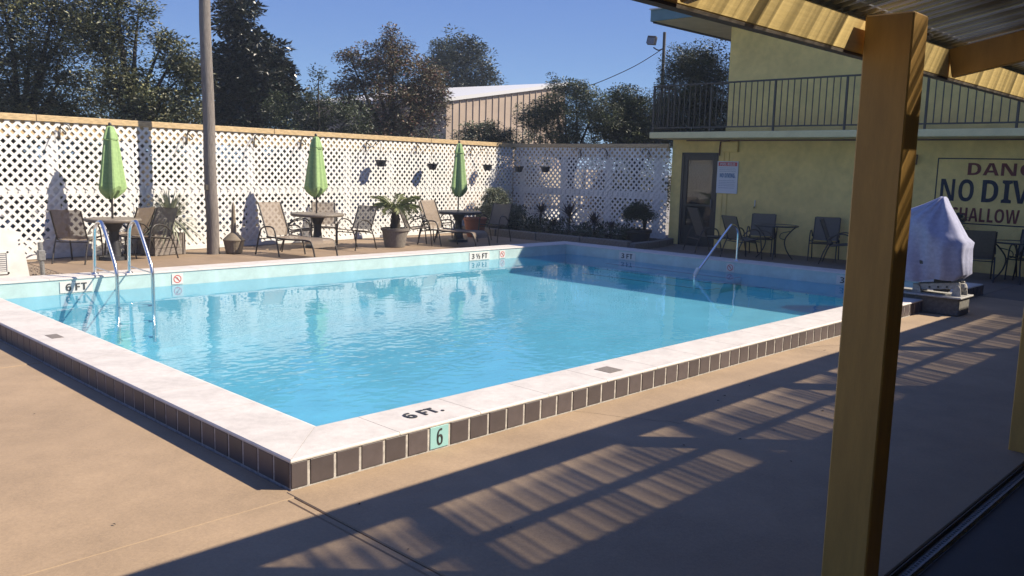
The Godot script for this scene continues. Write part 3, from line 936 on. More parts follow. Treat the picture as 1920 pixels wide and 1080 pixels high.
func pedestal_table(label: String, at: Vector3, top: Material, r: float) -> Node3D:
	var o := thing("pedestal_table", label, "table", at, 0.0, "umbrella tables on the far deck")
	obj("tabletop", table_top(r, 0.73, 0.06), top, o)
	var q := Shape.new()
	q.lathe(Vector3.ZERO, [Vector2(0.001, 0.0), Vector2(0.19, 0.0), Vector2(0.19, 0.04), Vector2(0.12, 0.1), Vector2(0.08, 0.35), Vector2(0.085, 0.5), Vector2(0.17, 0.665)], 20)
	obj("pedestal", q, M.table_dark, o)
	return o

func umbrella(label: String, at: Vector3, lean: float) -> Node3D:
	var o := thing("patio_umbrella", label, "umbrella", at, 0.0, "closed green umbrellas")
	o.rotation = Vector3(0, at.x, lean)
	var q := Shape.new()
	q.tube([Vector3(0, 0.02, 0), Vector3(0, 2.34, 0)], 0.019, 8)
	obj("pole", q, M.frame_bronze, o)
	q = Shape.new()
	q.lathe(Vector3(0, 0, 0), [Vector2(0.02, 2.40), Vector2(0.03, 2.37), Vector2(0.024, 2.33)], 10)
	obj("finial", q, M.frame_bronze, o)
	# the folded canopy: deep pleats, narrowed by a tie, a skirt of points below
	q = Shape.new()
	var prof := [Vector2(0.02, 2.345), Vector2(0.065, 2.32), Vector2(0.105, 2.22), Vector2(0.132, 2.12), Vector2(0.122, 2.10), Vector2(0.15, 1.9), Vector2(0.18, 1.65), Vector2(0.21, 1.4), Vector2(0.225, 1.27), Vector2(0.19, 1.2), Vector2(0.12, 1.13), Vector2(0.05, 1.09)]
	var segs := 48
	var pos := func(k: int, j: int) -> Vector3:
		var f := TAU * j / segs
		var t := float(k) / (prof.size() - 1)
		var pleat := 0.14 + 0.22 * t if k > 0 else 0.0
		var g := sin(f * 4.0 + 0.5 * sin(f * 3.0 + t)) + 0.45 * sin(f * 7.0 + 1.3 + t * 0.8)
		var r: float = prof[k].x * 0.86 * (1.0 + pleat * g * 0.8)
		var y: float = prof[k].y + (0.035 * sin(f * 4.0 + 1.0) if k >= 8 else 0.0)
		return Vector3(r * cos(f), y, r * sin(f))
	for k in prof.size() - 1:
		for j in segs:
			var a: Vector3 = pos.call(k, j)
			var b: Vector3 = pos.call(k, j + 1)
			var c: Vector3 = pos.call(k + 1, j + 1)
			var d: Vector3 = pos.call(k + 1, j)
			q.quad(a, b, c, d, Vector3(a.x + b.x, 0.05, a.z + b.z))
	obj("canopy", q, M.canvas_green, o)
	q = Shape.new()
	var ring: Array = []
	for j in 25:
		var f := TAU * j / 24.0
		ring.append(Vector3(cos(f) * 0.118, 2.105 + 0.01 * sin(f * 2), sin(f) * 0.118))
	q.tube(ring, 0.008, 6, false)
	obj("tie", q, M.canvas_green, o)
	q = Shape.new()
	q.lathe(Vector3.ZERO, [Vector2(0.001, 0.10), Vector2(0.05, 0.10), Vector2(0.06, 0.07), Vector2(0.235, 0.06), Vector2(0.245, 0.0)], 20)
	obj("base", q, M.table_dark, o)
	return o

func glass_table(label: String, at: Vector3) -> Node3D:
	var o := thing("glass_table", label, "table", at, 0.0, "glass topped tables by the building wall")
	var q := Shape.new()
	q.lathe(Vector3.ZERO, [Vector2(0.001, 0.712), Vector2(0.45, 0.712), Vector2(0.45, 0.72), Vector2(0.001, 0.72)], 32)
	obj("tabletop", q, M.table_glass, o)
	q = Shape.new()
	var ring: Array = []
	for j in 33: ring.append(Vector3(cos(TAU * j / 32) * 0.455, 0.712, sin(TAU * j / 32) * 0.455))
	q.tube(ring, 0.016, 7, false)
	obj("rim", q, M.frame_bronze, o)
	for k in 4:
		var b := Basis(Vector3.UP, k * PI / 2 + 0.4)
		q = Shape.new()
		q.tube(curve([b * Vector3(0.42, 0.7, 0), b * Vector3(0.33, 0.62, 0), b * Vector3(0.2, 0.42, 0), b * Vector3(0.24, 0.2, 0), b * Vector3(0.38, 0.0, 0)], 4), 0.014, 7)
		q.tube(curve([b * Vector3(0.3, 0.6, 0.0), b * Vector3(0.12, 0.55, 0), b * Vector3(0.1, 0.45, 0), b * Vector3(0.2, 0.42, 0)], 4), 0.009, 6)
		obj("leg", q, M.frame_bronze, o)
	return o

func build_furniture() -> void:
	# left group
	pedestal_table("round stone topped table under the leftmost green umbrella", Vector3(3.52, 0, -11.62), M.table_stone, 0.46)
	umbrella("closed green umbrella nearest the wooden pole, leaning slightly left over its table", Vector3(3.5, 0, -11.62), 0.012)
	var c := make_chair("tan sling chair seen from behind, left of the leftmost umbrella table", Vector3(2.9, 0, -11.55), 2.35, false)
	again(c, "tan sling chair in profile between the leftmost table and the square planter", Vector3(4.08, 0, -11.42), -1.25)
	again(c, "tan sling chair tucked behind the leftmost umbrella table, against the lattice", Vector3(3.92, 0, -12.0), -2.6)
	# middle group
	pedestal_table("round stone topped table under the middle green umbrella", Vector3(7.78, 0, -11.72), M.table_stone, 0.56)
	umbrella("closed green umbrella standing through the middle table", Vector3(7.76, 0, -11.72), -0.004)
	var h := make_chaise("tan sling chaise longue in front of the middle umbrella table", Vector3(6.46, 0, -10.69), -1.35)
	again(c, "tan sling chair partly hidden behind the middle chaise longue", Vector3(7.22, 0, -11.55), 1.0)
	again(c, "tan sling chair facing the pool from behind the middle table", Vector3(8.36, 0, -12.35), -0.55)
	again(c, "tan sling chair at the right of the middle table, beside the palm tub", Vector3(8.25, 0, -11.02), -1.35)
	# right group
	pedestal_table("round dark topped table under the rightmost green umbrella", Vector3(11.45, 0, -11.3), M.table_dark, 0.56)
	umbrella("closed green umbrella standing through the rightmost dark table", Vector3(11.43, 0, -11.3), 0.0)
	again(h, "tan sling chaise longue between the palm tub and the rightmost umbrella", Vector3(10.58, 0, -10.76), -1.3)
	again(c, "sunlit tan sling chair half behind the chaise longue near the palm tub", Vector3(9.95, 0, -11.05), 1.1)
	again(c, "sling chair in shade at the right of the rightmost umbrella table", Vector3(12.2, 0, -10.85), -1.3)
	again(c, "sling chair behind the rightmost umbrella table against the lattice", Vector3(11.35, 0, -12.0), -0.1)
	# under the balcony
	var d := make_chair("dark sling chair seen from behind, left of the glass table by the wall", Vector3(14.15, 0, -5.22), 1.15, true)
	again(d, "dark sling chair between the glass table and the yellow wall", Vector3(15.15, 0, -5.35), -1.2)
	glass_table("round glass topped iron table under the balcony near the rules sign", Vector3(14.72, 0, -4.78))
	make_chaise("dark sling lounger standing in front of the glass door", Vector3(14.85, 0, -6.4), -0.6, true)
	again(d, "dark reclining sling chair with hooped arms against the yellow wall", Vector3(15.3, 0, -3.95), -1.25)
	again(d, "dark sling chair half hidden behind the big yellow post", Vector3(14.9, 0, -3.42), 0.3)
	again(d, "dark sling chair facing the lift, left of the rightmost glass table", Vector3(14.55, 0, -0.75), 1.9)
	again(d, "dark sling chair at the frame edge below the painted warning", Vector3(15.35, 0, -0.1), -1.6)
	glass_table("round glass topped iron table below the painted warning at right", Vector3(14.75, 0, -0.12))

# ------------------------------------------------------------------ things at the pool
func build_pool_things() -> void:
	var o := thing("pool_ladder", "chrome pool ladder with two bent rails at the far left", "ladder")
	for r in [[2.05, -8.5], [2.47, -8.36]]:
		var x: float = r[0]
		var z: float = r[1]
		var q := Shape.new()
		q.tube(curve([Vector3(x, CUT, z), Vector3(x, 0.7, z + 0.05), Vector3(x, 0.86, z + 0.12), Vector3(x, 0.92, z + 0.25), Vector3(x, 0.86, z + 0.38), Vector3(x, 0.46, z + 0.68), Vector3(x, 0.3, z + 0.77), Vector3(x, 0.1, z + 0.79), Vector3(x, -0.7, z + 0.79)], 6), 0.024, 12)
		obj("rail", q, M.steel, o)
		q = Shape.new()
		q.lathe(Vector3(x, CUT, z), [Vector2(0.055, 0.0), Vector2(0.05, 0.015), Vector2(0.026, 0.022)], 16)
		obj("flange", q, M.steel, o)
		q = Shape.new()
		q.tube([Vector3(x, 0.27, z + 0.01), Vector3(x, 0.25, z + 0.78)], 0.01, 8)
		obj("brace", q, M.steel, o)
	for y in [-0.2, -0.42, -0.64]:
		boxed("tread", Vector3(2.26, y, -7.64), Vector3(0.42, 0.025, 0.08), M.shell, o)
	o = thing("pool_handrail", "chrome handrail slanting down over the pool steps at the right", "handrail")
	var q2 := Shape.new()
	q2.tube(curve([Vector3(12.12, CUT, -4.2), Vector3(12.12, 0.62, -4.2), Vector3(12.06, 0.78, -4.2), Vector3(11.9, 0.84, -4.2), Vector3(11.74, 0.77, -4.2), Vector3(10.92, 0.16, -4.2), Vector3(10.72, 0.02, -4.2)], 6), 0.024, 12)
	obj("rail", q2, M.steel, o)
	q2 = Shape.new()
	q2.tube(curve([Vector3(10.72, 0.02, -4.2), Vector3(10.69, -0.1, -4.2), Vector3(10.7, -0.3, -4.2)], 5), 0.024, 12)
	obj("lower_post", q2, M.steel, o)
	q2 = Shape.new()
	q2.tube([Vector3(10.79, 0.10, -4.2), Vector3(10.69, -0.02, -4.2)], 0.036, 12)
	obj("joint", q2, M.white_tile, o)
	q2 = Shape.new()
	q2.lathe(Vector3(12.12, CUT, -4.2), [Vector2(0.055, 0.0), Vector2(0.05, 0.015), Vector2(0.026, 0.022)], 16)
	obj("flange", q2, M.steel, o)
	# the lift under its cover
	o = thing("lift_block", "grey block with white plate set over the pool edge, carrying the lift", "lift base", Vector3(9.93, 0, 0.06))
	boxed("block", Vector3(0, 0.115, 0.0), Vector3(0.42, 0.23, 0.80), M.lift_base, o, 0.01)
	boxed("plate", Vector3(0, 0.243, -0.04), Vector3(0.54, 0.026, 0.94), M.lift_white, o, 0.006)
	o = thing("pool_lift", "pool lift with white arm under a violet blue cloth cover", "pool lift", Vector3(9.93, 0.256, 0.06))
	var arm := Shape.new()
	arm.box(Vector3(-0.1, 0.105, 0.06), Vector3(0.035, 0.09, 0.60), 0.008, Basis(Vector3.RIGHT, -0.13))
	arm.box(Vector3(0.1, 0.105, 0.06), Vector3(0.035, 0.09, 0.60), 0.008, Basis(Vector3.RIGHT, -0.13))
	obj("arm", arm, M.lift_white, o)
	for b in [[-0.18, 0.09], [0.33, 0.13]]:
		for s in [-1.0, 1.0]:
			var br := Shape.new()
			br.prism(Vector3(s * 0.135 - 0.008, 0, b[0]), Basis(Vector3(0, 0, 1), Vector3(0, 1, 0), Vector3(1, 0, 0)) * Basis.from_scale(Vector3(1, 1, 1)), PackedVector2Array([Vector2(-0.06, 0), Vector2(0.06, 0), Vector2(0.045, b[1] * 0.8), Vector2(0.02, b[1] + 0.015), Vector2(-0.02, b[1] + 0.015), Vector2(-0.045, b[1] * 0.8)]), 0.016)
			obj("bracket", br, M.lift_white, o)
	for k in 3:
		var hole := Shape.new()
		hole.tube([Vector3(-0.125, 0.085 + 0.013 * k, -0.02 + 0.11 * k), Vector3(-0.116, 0.085 + 0.013 * k, -0.02 + 0.11 * k)], 0.014, 10)
		obj("bolt_hole", hole, M.black_plastic, o)
	var knob := Shape.new()
	knob.lathe(Vector3(-0.02, 0.12, 0.37), [Vector2(0.001, 0.055), Vector2(0.04, 0.045), Vector2(0.055, 0.0), Vector2(0.04, -0.045), Vector2(0.001, -0.055)], 14)
	obj("knob", knob, M.lift_white, o)
	boxed("mast", Vector3(0.0, 0.28, 0.1), Vector3(0.09, 0.5, 0.2), M.black_plastic, o, 0.01)
	# the cover: sections of a draped cloth, z0 and z1 at each height, with folds
	# each row: the left end (z, y) and the right end (z, y) of a section, and its half thickness in x
	var rows := [[-0.43, 0.10, 0.36, 0.20, 0.20], [-0.476, 0.21, 0.417, 0.265, 0.24], [-0.55, 0.44, 0.392, 0.445, 0.27], [-0.588, 0.62, 0.38, 0.585, 0.275], [-0.60, 0.79, 0.398, 0.675, 0.27], [-0.606, 0.92, 0.33, 0.745, 0.255], [-0.60, 0.99, 0.255, 0.89, 0.235], [-0.41, 1.08, 0.18, 1.02, 0.20], [-0.20, 1.17, 0.107, 1.14, 0.15], [-0.03, 1.262, 0.05, 1.255, 0.09], [-0.01, 1.28, 0.035, 1.277, 0.04]]
	var cl := Shape.new()
	var segs := 72
	var pos := func(k: int, j: int) -> Vector3:
		var f := TAU * j / segs
		var r: Array = rows[k]
		var cf := cos(f)
		var sf := sin(f)
		var sq := pow(pow(absf(cf), 5.0) + pow(absf(sf), 5.0), -0.2)
		var t := 1.0 - float(k) / rows.size()
		var u := clampf(0.5 + 0.5 * sf * sq, 0.0, 1.0)
		var fold := 1.0 + 0.17 * t * sin(u * 12.0 + k * 0.35 + signf(cf)) + 0.06 * sin(u * 29.0 - k * 0.7) + 0.10 * sin(u * 6.0 + k * 0.8)
		var y := lerpf(r[1], r[3], u) + (0.015 * sin(f * 7.0) if k == 0 else 0.0)
		return Vector3(r[4] * cf * sq * fold, y + 0.03, lerpf(r[0], r[2], u) + 0.012 * sin(f * 11.0 + k) * t)
	var nor := func(k: int, j: int) -> Vector3:
		var a: Vector3 = pos.call(k, j + 1) - pos.call(k, j - 1)
		var b: Vector3 = pos.call(mini(k + 1, rows.size() - 1), j) - pos.call(maxi(k - 1, 0), j)
		var m := a.cross(b).normalized()
		var p: Vector3 = pos.call(k, j)
		return m if m.dot(Vector3(p.x, 0.05, p.z - (rows[k][0] + rows[k][2]) / 2.0)) > 0.0 else -m
	for k in rows.size() - 1:
		for j in segs:
			cl.quad_n([pos.call(k, j), pos.call(k, j + 1), pos.call(k + 1, j + 1), pos.call(k + 1, j)], [nor.call(k, j), nor.call(k, j + 1), nor.call(k + 1, j + 1), nor.call(k + 1, j)])
	obj("cover", cl, M.cover_cloth, o)
	var seat := Shape.new()   # what stands under the cloth
	seat.box(Vector3(0, 0.42, -0.15), Vector3(0.4, 0.08, 0.42), 0.02)
	obj("seat", seat, M.black_plastic, o)
	# white cabinet at the left edge
	o = thing("equipment_cabinet", "white slope topped equipment cabinet with a grille at the left edge", "cabinet", Vector3(1.17, 0, -10.05))
	var side := PackedVector2Array([Vector2(-0.42, 0.0), Vector2(0.42, 0.0), Vector2(0.33, 0.69), Vector2(0.1, 0.75), Vector2(-0.38, 0.75)])
	var cab := Shape.new()
	cab.prism(Vector3(0, 0, -0.3), Basis.IDENTITY, side, 0.6)
	obj("body", cab, M.white_box, o)
	boxed("grille", Vector3(-0.06, 0.26, 0.304), Vector3(0.36, 0.28, 0.008), M.grille, o, 0.0)
	for k in 9: boxed("grille_slat", Vector3(-0.06, 0.14 + 0.03 * k, 0.31), Vector3(0.34, 0.012, 0.012), M.white_box, o, 0.0)
	for r in [[Vector3(-0.06, 0.41, 0.31), Vector3(0.42, 0.03, 0.016)], [Vector3(-0.06, 0.11, 0.31), Vector3(0.42, 0.03, 0.016)], [Vector3(0.135, 0.26, 0.31), Vector3(0.03, 0.33, 0.016)], [Vector3(-0.255, 0.26, 0.31), Vector3(0.03, 0.33, 0.016)]]:
		boxed("grille_frame", r[0], r[1], M.white_box, o, 0.002)
	for k in 2: boxed("bolt", Vector3(0.3, 0.58 - 0.06 * k, 0.303), Vector3(0.018, 0.018, 0.012), M.rail_iron, o, 0.0)
	o = thing("stub_post", "short grey metal pipe post standing in the gravel beside the cabinet", "post", Vector3(1.87, 0, -10.1))
	var sp := Shape.new()
	sp.tube([Vector3(0, -0.02, 0), Vector3(-0.02, 0.5, 0)], 0.034, 10)
	obj("pipe", sp, M.galvanised, o)
	boxed("collar", Vector3(-0.012, 0.3, 0), Vector3(0.1, 0.16, 0.09), M.galvanised, o, 0.01)

# ------------------------------------------------------------------ pots, plants, pole, baskets
func frond(b: Basis, at: Vector3, length: float, rise: float, droop: float, leaflets: int, leaf: float, width: float) -> Shape:
	var q := Shape.new()
	var pts: Array = []
	for k in 9:
		var t := k / 8.0
		pts.append(at + b * Vector3(length * t * (1.0 - 0.15 * t), rise * t - droop * t * t, 0))
	q.tube(pts, [0.012, 0.011, 0.010, 0.009, 0.008, 0.007, 0.005, 0.004, 0.002], 5, false)
	for k in leaflets:
		var t := 0.18 + 0.82 * k / leaflets
		var i := mini(int(t * 8), 7)
		var p: Vector3 = pts[i].lerp(pts[i + 1], t * 8 - i)
		var along: Vector3 = (pts[i + 1] - pts[i]).normalized()
		for s in [-1.0, 1.0]:
			var l := leaf * (1.0 - 0.55 * absf(t - 0.45) * 1.6) * rng.randf_range(0.85, 1.1)
			var out: Vector3 = (b.z * s * 0.75 + along * 0.7 + Vector3(0, rng.randf_range(-0.15, 0.35), 0)).normalized()
			var side: Vector3 = out.cross(Vector3.UP).normalized() * width * 0.5
			var tip: Vector3 = p + out * l + Vector3(0, -0.25 * l, 0)
			var mid: Vector3 = p + out * l * 0.5
			q.tri(p, mid + side, tip, Vector3.UP)
			q.tri(p, tip, mid - side, Vector3.UP)
	return q

func blades(count: int, length: float, width: float, up0: float, up1: float, droop: float) -> Shape:
	var q := Shape.new()
	for k in count:
		var f := k * 2.399963 + rng.randf_range(-0.2, 0.2)
		var up := lerpf(up0, up1, float(k) / count) + rng.randf_range(-0.12, 0.12)
		var d := Vector3(cos(f) * cos(up), sin(up), sin(f) * cos(up))
		var l := length * rng.randf_range(0.75, 1.1)
		var s := d.cross(Vector3.UP).normalized() * width * 0.5
		var a := d * 0.03
		var b := d * l * 0.5 + Vector3(0, -droop * 0.2 * l, 0)
		var t := d * l + Vector3(0, -droop * l, 0)
		q.quad(a - s * 0.7, a + s * 0.7, b + s, b - s, Vector3.UP)
		q.tri(b - s, b + s, t, Vector3.UP)
	return q

func leaf_clump(count: int, leaf: float, slim: float, shades: Array) -> ArrayMesh:   # leaves in a ball of radius 1; leaf is a share of that radius
	var q := Shape.new()
	q.colored = true
	for k in count:
		var p := Vector3(rng.randfn(), rng.randfn(), rng.randfn()).normalized() * pow(rng.randf(), 0.45)
		var out := (p.normalized() * 0.8 + Vector3(rng.randf_range(-1, 1), rng.randf_range(-0.6, 0.9), rng.randf_range(-1, 1))).normalized()
		var s := out.cross(Vector3(rng.randf_range(-0.5, 0.5), 1, rng.randf_range(-0.5, 0.5))).normalized()
		var nrm := s.cross(out).normalized()
		var l := leaf * rng.randf_range(0.65, 1.2)
		var w := l * slim * 0.5
		q.col = shades[rng.randi() % shades.size()]
		var fold := nrm * w * 0.45
		var mid := p + out * l * 0.45
		q.tri(p, mid + s * w + fold, p + out * l, nrm)
		q.tri(p, p + out * l, mid - s * w + fold, nrm)
	return q.mesh()

# a tree: blobs are [x, y, z, rx, ry]; clumps of leaves through each, a trunk and limbs reaching into them
func tree(called: String, label: String, blobs: Array, clump: float, leaf: float, slim: float, shades: Array, density: float, material: Material, group := "trees beyond the lattice fence", category := "tree") -> Node3D:
	var cx := 0.0
	var cz := 0.0
	var wt := 0.0
	for b in blobs:
		cx += b[0] * b[3]; cz += b[2] * b[3]; wt += b[3]
	var base := Vector3(cx / wt, -0.06, cz / wt)
	var o := thing(called, label, category, base, 0.0, group)
	var tr := Shape.new()
	var top: float = blobs[0][1]
	var mid := base + Vector3(rng.randf_range(-0.2, 0.2), maxf(top * 0.42, 0.4), 0.1)
	var thick := 0.05 + 0.025 * top
	tr.tube([Vector3.ZERO, mid - base], [thick * 1.25, thick], 9)
	for b in blobs:
		var t := Vector3(b[0], b[1] + b[4] * 0.35, b[2]) - base
		var m := mid - base
		tr.tube(curve([m, m.lerp(t, 0.5) + Vector3(rng.randf_range(-0.15, 0.15), 0.15, rng.randf_range(-0.15, 0.15)), t], 4), [thick * 0.6, thick * 0.5, thick * 0.42, thick * 0.36, thick * 0.3, thick * 0.24, thick * 0.17, thick * 0.1, 0.008], 6, false)
	obj("trunk", tr, M.bark, o)
	var kinds: Array = []
	for k in 5:
		var sh: Array = []
		for s in shades: sh.append(s * 0.8 * [0.5, 0.85, 1.15, 0.7, 1.55][k])
		kinds.append(leaf_clump(60, leaf / clump, slim, sh))
	var st := SurfaceTool.new()
	for b in blobs:
		var n := int(density * (b[3] * b[3] * 0.7 + b[3] * b[4] * 1.5) * 4.2 / (clump * clump)) + 4
		for k in n:
			var d := Vector3(rng.randfn(), rng.randfn(), rng.randfn()).normalized() * pow(rng.randf(), 0.38) * rng.randf_range(0.8, 1.12)
			var p := Vector3(b[0] + d.x * b[3], b[1] + d.y * b[4], b[2] + d.z * b[3]) - base
			var r := clump * rng.randf_range(0.6, 1.2)
			var bs := Basis.from_euler(Vector3(rng.randf() * 0.8 - 0.4, rng.randf() * TAU, rng.randf() * 0.8 - 0.4)).scaled(Vector3(r * 1.1, r * 0.7, r * 1.1))
			st.append_from(kinds[rng.randi() % 5], 0, Transform3D(bs, p))
	var crown := add("crown", st.commit(), material, o)
	kind(crown, "stuff")
	return o

func build_plants() -> void:
	# utility pole
	var o := thing("utility_pole", "tall weathered grey wooden utility pole standing on the far deck", "pole", Vector3(5.37, 0, -11.62))
	var q := Shape.new()
	var pts: Array = []
	var rad: Array = []
	for k in 13:
		pts.append(Vector3(-0.0075 * k + 0.01 * sin(k * 1.7), 0.62 * k - 0.02, 0.006 * sin(k * 2.3)))
		rad.append(0.118 - 0.0022 * k)
	q.tube(pts, rad, 18)
	obj("shaft", q, M.pole_wood, o)
	boxed("meter_clip", Vector3(-0.14, 1.28, 0.06), Vector3(0.06, 0.1, 0.06), M.rail_iron, o)
	q = Shape.new()
	q.tube(curve([Vector3(5.47, 5.9, -11.66), Vector3(5.6, 4.0, -12.1), Vector3(5.78, 2.5, -12.62)], 8), 0.007, 5, false)
	tag(obj("guy_wire", q, M.galvanised), "thin slack wire running down beside the wooden pole", "wire")
	# spired clay ornament
	o = thing("clay_ornament", "clay garden ornament with ribbed bowl, conical lid and tall spire", "ornament", Vector3(5.74, 0, -11.5))
	q = Shape.new()
	q.lathe(Vector3.ZERO, [Vector2(0.13, 0.0), Vector2(0.15, 0.02), Vector2(0.19, 0.24), Vector2(0.2, 0.26)], 24, 24, 0.03)
	obj("bowl", q, M.clay, o)
	q = Shape.new()
	q.lathe(Vector3.ZERO, [Vector2(0.205, 0.25), Vector2(0.21, 0.27), Vector2(0.12, 0.36), Vector2(0.06, 0.41)], 24)
	obj("lid", q, M.clay, o)
	q = Shape.new()
	q.lathe(Vector3.ZERO, [Vector2(0.055, 0.40), Vector2(0.05, 0.5), Vector2(0.035, 0.8), Vector2(0.028, 0.93), Vector2(0.02, 0.96), Vector2(0.004, 1.0)], 14)
	obj("spire", q, M.clay, o)
	# square planter with a spiky plant
	o = thing("square_planter", "square weathered wooden planter box behind the leftmost chairs", "planter", Vector3(4.58, 0, -12.12), 0.12)
	for s in 4:
		var b := Basis(Vector3.UP, s * PI / 2)
		for k in 3:
			boxed("board", b * Vector3(0, 0.07 + 0.135 * k, 0.29), Vector3(0.58, 0.128, 0.022), M.planter_wood, o, 0.004, b)
		boxed("corner_post", b * Vector3(0.285, 0.205, 0.285), Vector3(0.06, 0.42, 0.06), M.planter_wood, o, 0.004)
	boxed("soil", Vector3(0, 0.36, 0), Vector3(0.55, 0.02, 0.55), M.soil, o, 0.0)
	o = thing("spiky_plant", "spiky grey green plant growing in the square planter beside the pole", "plant", Vector3(4.72, 0.36, -12.08))
	q = Shape.new()
	q.tube([Vector3(0, 0, 0), Vector3(0.03, 0.3, 0)], [0.06, 0.05], 9)
	obj("stem", q, M.palm_trunk, o)
	var cr := obj("crown", blades(230, 0.82, 0.026, -0.5, 1.35, 0.28), M.yucca_green, o)
	cr.position = Vector3(0.03, 0.3, 0)
	# round tub with a small palm
	o = thing("round_tub", "round weathered tub planter between the middle and rightmost umbrellas", "planter", Vector3(9.28, 0, -10.98))
	q = Shape.new()
	q.lathe(Vector3.ZERO, [Vector2(0.215, 0.0), Vector2(0.225, 0.02), Vector2(0.285, 0.36), Vector2(0.31, 0.365), Vector2(0.315, 0.42), Vector2(0.285, 0.425), Vector2(0.275, 0.37)], 28)
	obj("bowl", q, M.tub, o)
	q = Shape.new()
	q.lathe(Vector3.ZERO, [Vector2(0.001, 0.38), Vector2(0.28, 0.37)], 20)
	obj("soil", q, M.soil, o)
	o = thing("potted_palm", "small feathery palm with arching fronds in the round tub", "palm", Vector3(9.28, 0.37, -10.98))
	q = Shape.new()
	q.tube(curve([Vector3(0, 0, 0), Vector3(0.01, 0.2, 0), Vector3(-0.01, 0.42, 0.01)], 5), [0.11, 0.12, 0.11, 0.12, 0.10, 0.11, 0.09, 0.10, 0.08, 0.08, 0.06], 9)
	obj("trunk", q, M.palm_trunk, o)
	for k in 20:
		var f := k * 2.399963
		var up := rng.randf_range(0.35, 0.62) if k < 13 else rng.randf_range(0.55, 0.7)
		obj("frond", frond(Basis(Vector3.UP, f), Vector3(0, 0.42, 0), rng.randf_range(0.5, 0.68), up, up * rng.randf_range(0.85, 1.3) if k < 13 else up * 0.5, 26, 0.22, 0.012), M.palm_green, o)
	# terracotta pot behind the last table
	o = thing("terracotta_pot", "large terracotta pot in the corner behind the rightmost umbrella table", "pot", Vector3(12.75, 0, -12.1))
	q = Shape.new()
	q.lathe(Vector3.ZERO, [Vector2(0.19, 0.0), Vector2(0.23, 0.12), Vector2(0.29, 0.42), Vector2(0.31, 0.44), Vector2(0.31, 0.5), Vector2(0.28, 0.5), Vector2(0.26, 0.42)], 26)
	obj("body", q, M.terracotta, o)
	q = Shape.new()
	q.lathe(Vector3.ZERO, [Vector2(0.001, 0.45), Vector2(0.27, 0.43)], 18)
	obj("soil", q, M.soil, o)
	# flower bed along the side fence
	var bed := structure("flower_bed")
	boxed("soil", Vector3(14.6, 0.04, -10.85), Vector3(2.1, 0.16, 5.3), M.soil, bed, 0.02)
	for k in 4:
		boxed("kerb", Vector3(13.5 + 0.025 * k, 0.09, -12.75 + 1.42 * k), Vector3(0.17, 0.2, 1.41), M.coping_edge, bed, 0.012)
	var arc: Array = []
	for k in 5:
		var f := k / 4.0
		arc.append(Vector3(13.58 + 2.2 * f, 0.02, -7.72 - 0.45 * f * f))
	for k in 4:
		var a: Vector3 = arc[k]
		var b: Vector3 = arc[k + 1]
		boxed("kerb", (a + b) / 2 + Vector3(0, 0.05, 0), Vector3(a.distance_to(b) - 0.006, 0.16, 0.2), M.coping_edge, bed, 0.012, Basis(Vector3.UP, -atan2(b.z - a.z, b.x - a.x)))
	var st := SurfaceTool.new()
	var kinds: Array = []
	for k in 3: kinds.append(leaf_clump(40, 0.45, 0.5, [Color(0.025, 0.04, 0.018), Color(0.035, 0.05, 0.02), Color(0.05, 0.06, 0.025)]))
	for k in 95:
		var r := rng.randf_range(0.12, 0.26)
		st.append_from(kinds[k % 3], 0, Transform3D(Basis(Vector3.UP, rng.randf() * 6.0).scaled(Vector3(r, r, r)), Vector3(rng.randf_range(13.75, 15.2), rng.randf_range(0.16, 0.34), rng.randf_range(-12.6, -8.5))))
	kind(add("ground_cover", st.commit(), M.leaf), "stuff")
	for c in [[Vector3(14.35, 0.12, -10.3), 0.55, 0.60, "tallest dark cordyline with sword leaves in the middle of the flower bed"], [Vector3(14.25, 0.12, -11.2), 0.62, 0.42, "slender dark cordyline on a thin stem in the left half of the flower bed"], [Vector3(14.5, 0.12, -9.6), 0.38, 0.46, "low dark cordyline rosette nearest the black pot"], [Vector3(14.3, 0.12, -10.8), 0.22, 0.36, "small dark cordyline between the tall ones"], [Vector3(14.6, 0.12, -9.15), 0.26, 0.34, "small dark rosette plant beside the black pot"]]:
		o = thing("cordyline_plant", c[3], "plant", c[0], 0.0, "cordylines in the flower bed")
		q = Shape.new()
		q.tube([Vector3.ZERO, Vector3(0.02, c[1], 0)], [0.025, 0.02], 7)
		obj("stem", q, M.bark, o)
		var r := obj("leaves", blades(46, c[2], 0.05, -0.2, 1.35, 0.22), M.cordyline, o)
		r.position = Vector3(0.02, c[1] * 0.85, 0)
	o = thing("black_planter", "wide black pot at the right end of the flower bed", "pot", Vector3(14.75, 0.02, -8.42))
	q = Shape.new()
	q.lathe(Vector3.ZERO, [Vector2(0.26, 0.0), Vector2(0.31, 0.27), Vector2(0.345, 0.29), Vector2(0.35, 0.36), Vector2(0.32, 0.36), Vector2(0.3, 0.3)], 26)
	obj("body", q, M.black_pot, o)
	q = Shape.new()
	q.lathe(Vector3.ZERO, [Vector2(0.001, 0.33), Vector2(0.31, 0.31)], 18)
	obj("soil", q, M.soil, o)
	var dark := [Color(0.03, 0.05, 0.022), Color(0.045, 0.065, 0.03)]
	var pale := [Color(0.30, 0.32, 0.22), Color(0.16, 0.19, 0.10), Color(0.10, 0.13, 0.06), Color(0.36, 0.36, 0.28)]
	tree("potted_shrub", "small round green shrub growing in the black pot", [[14.75, 0.84, -8.42, 0.24, 0.2], [14.68, 0.76, -8.58, 0.2, 0.16], [14.82, 0.74, -8.25, 0.2, 0.16]], 0.11, 0.055, 0.5, dark, 1.4, M.leaf, "", "shrub")
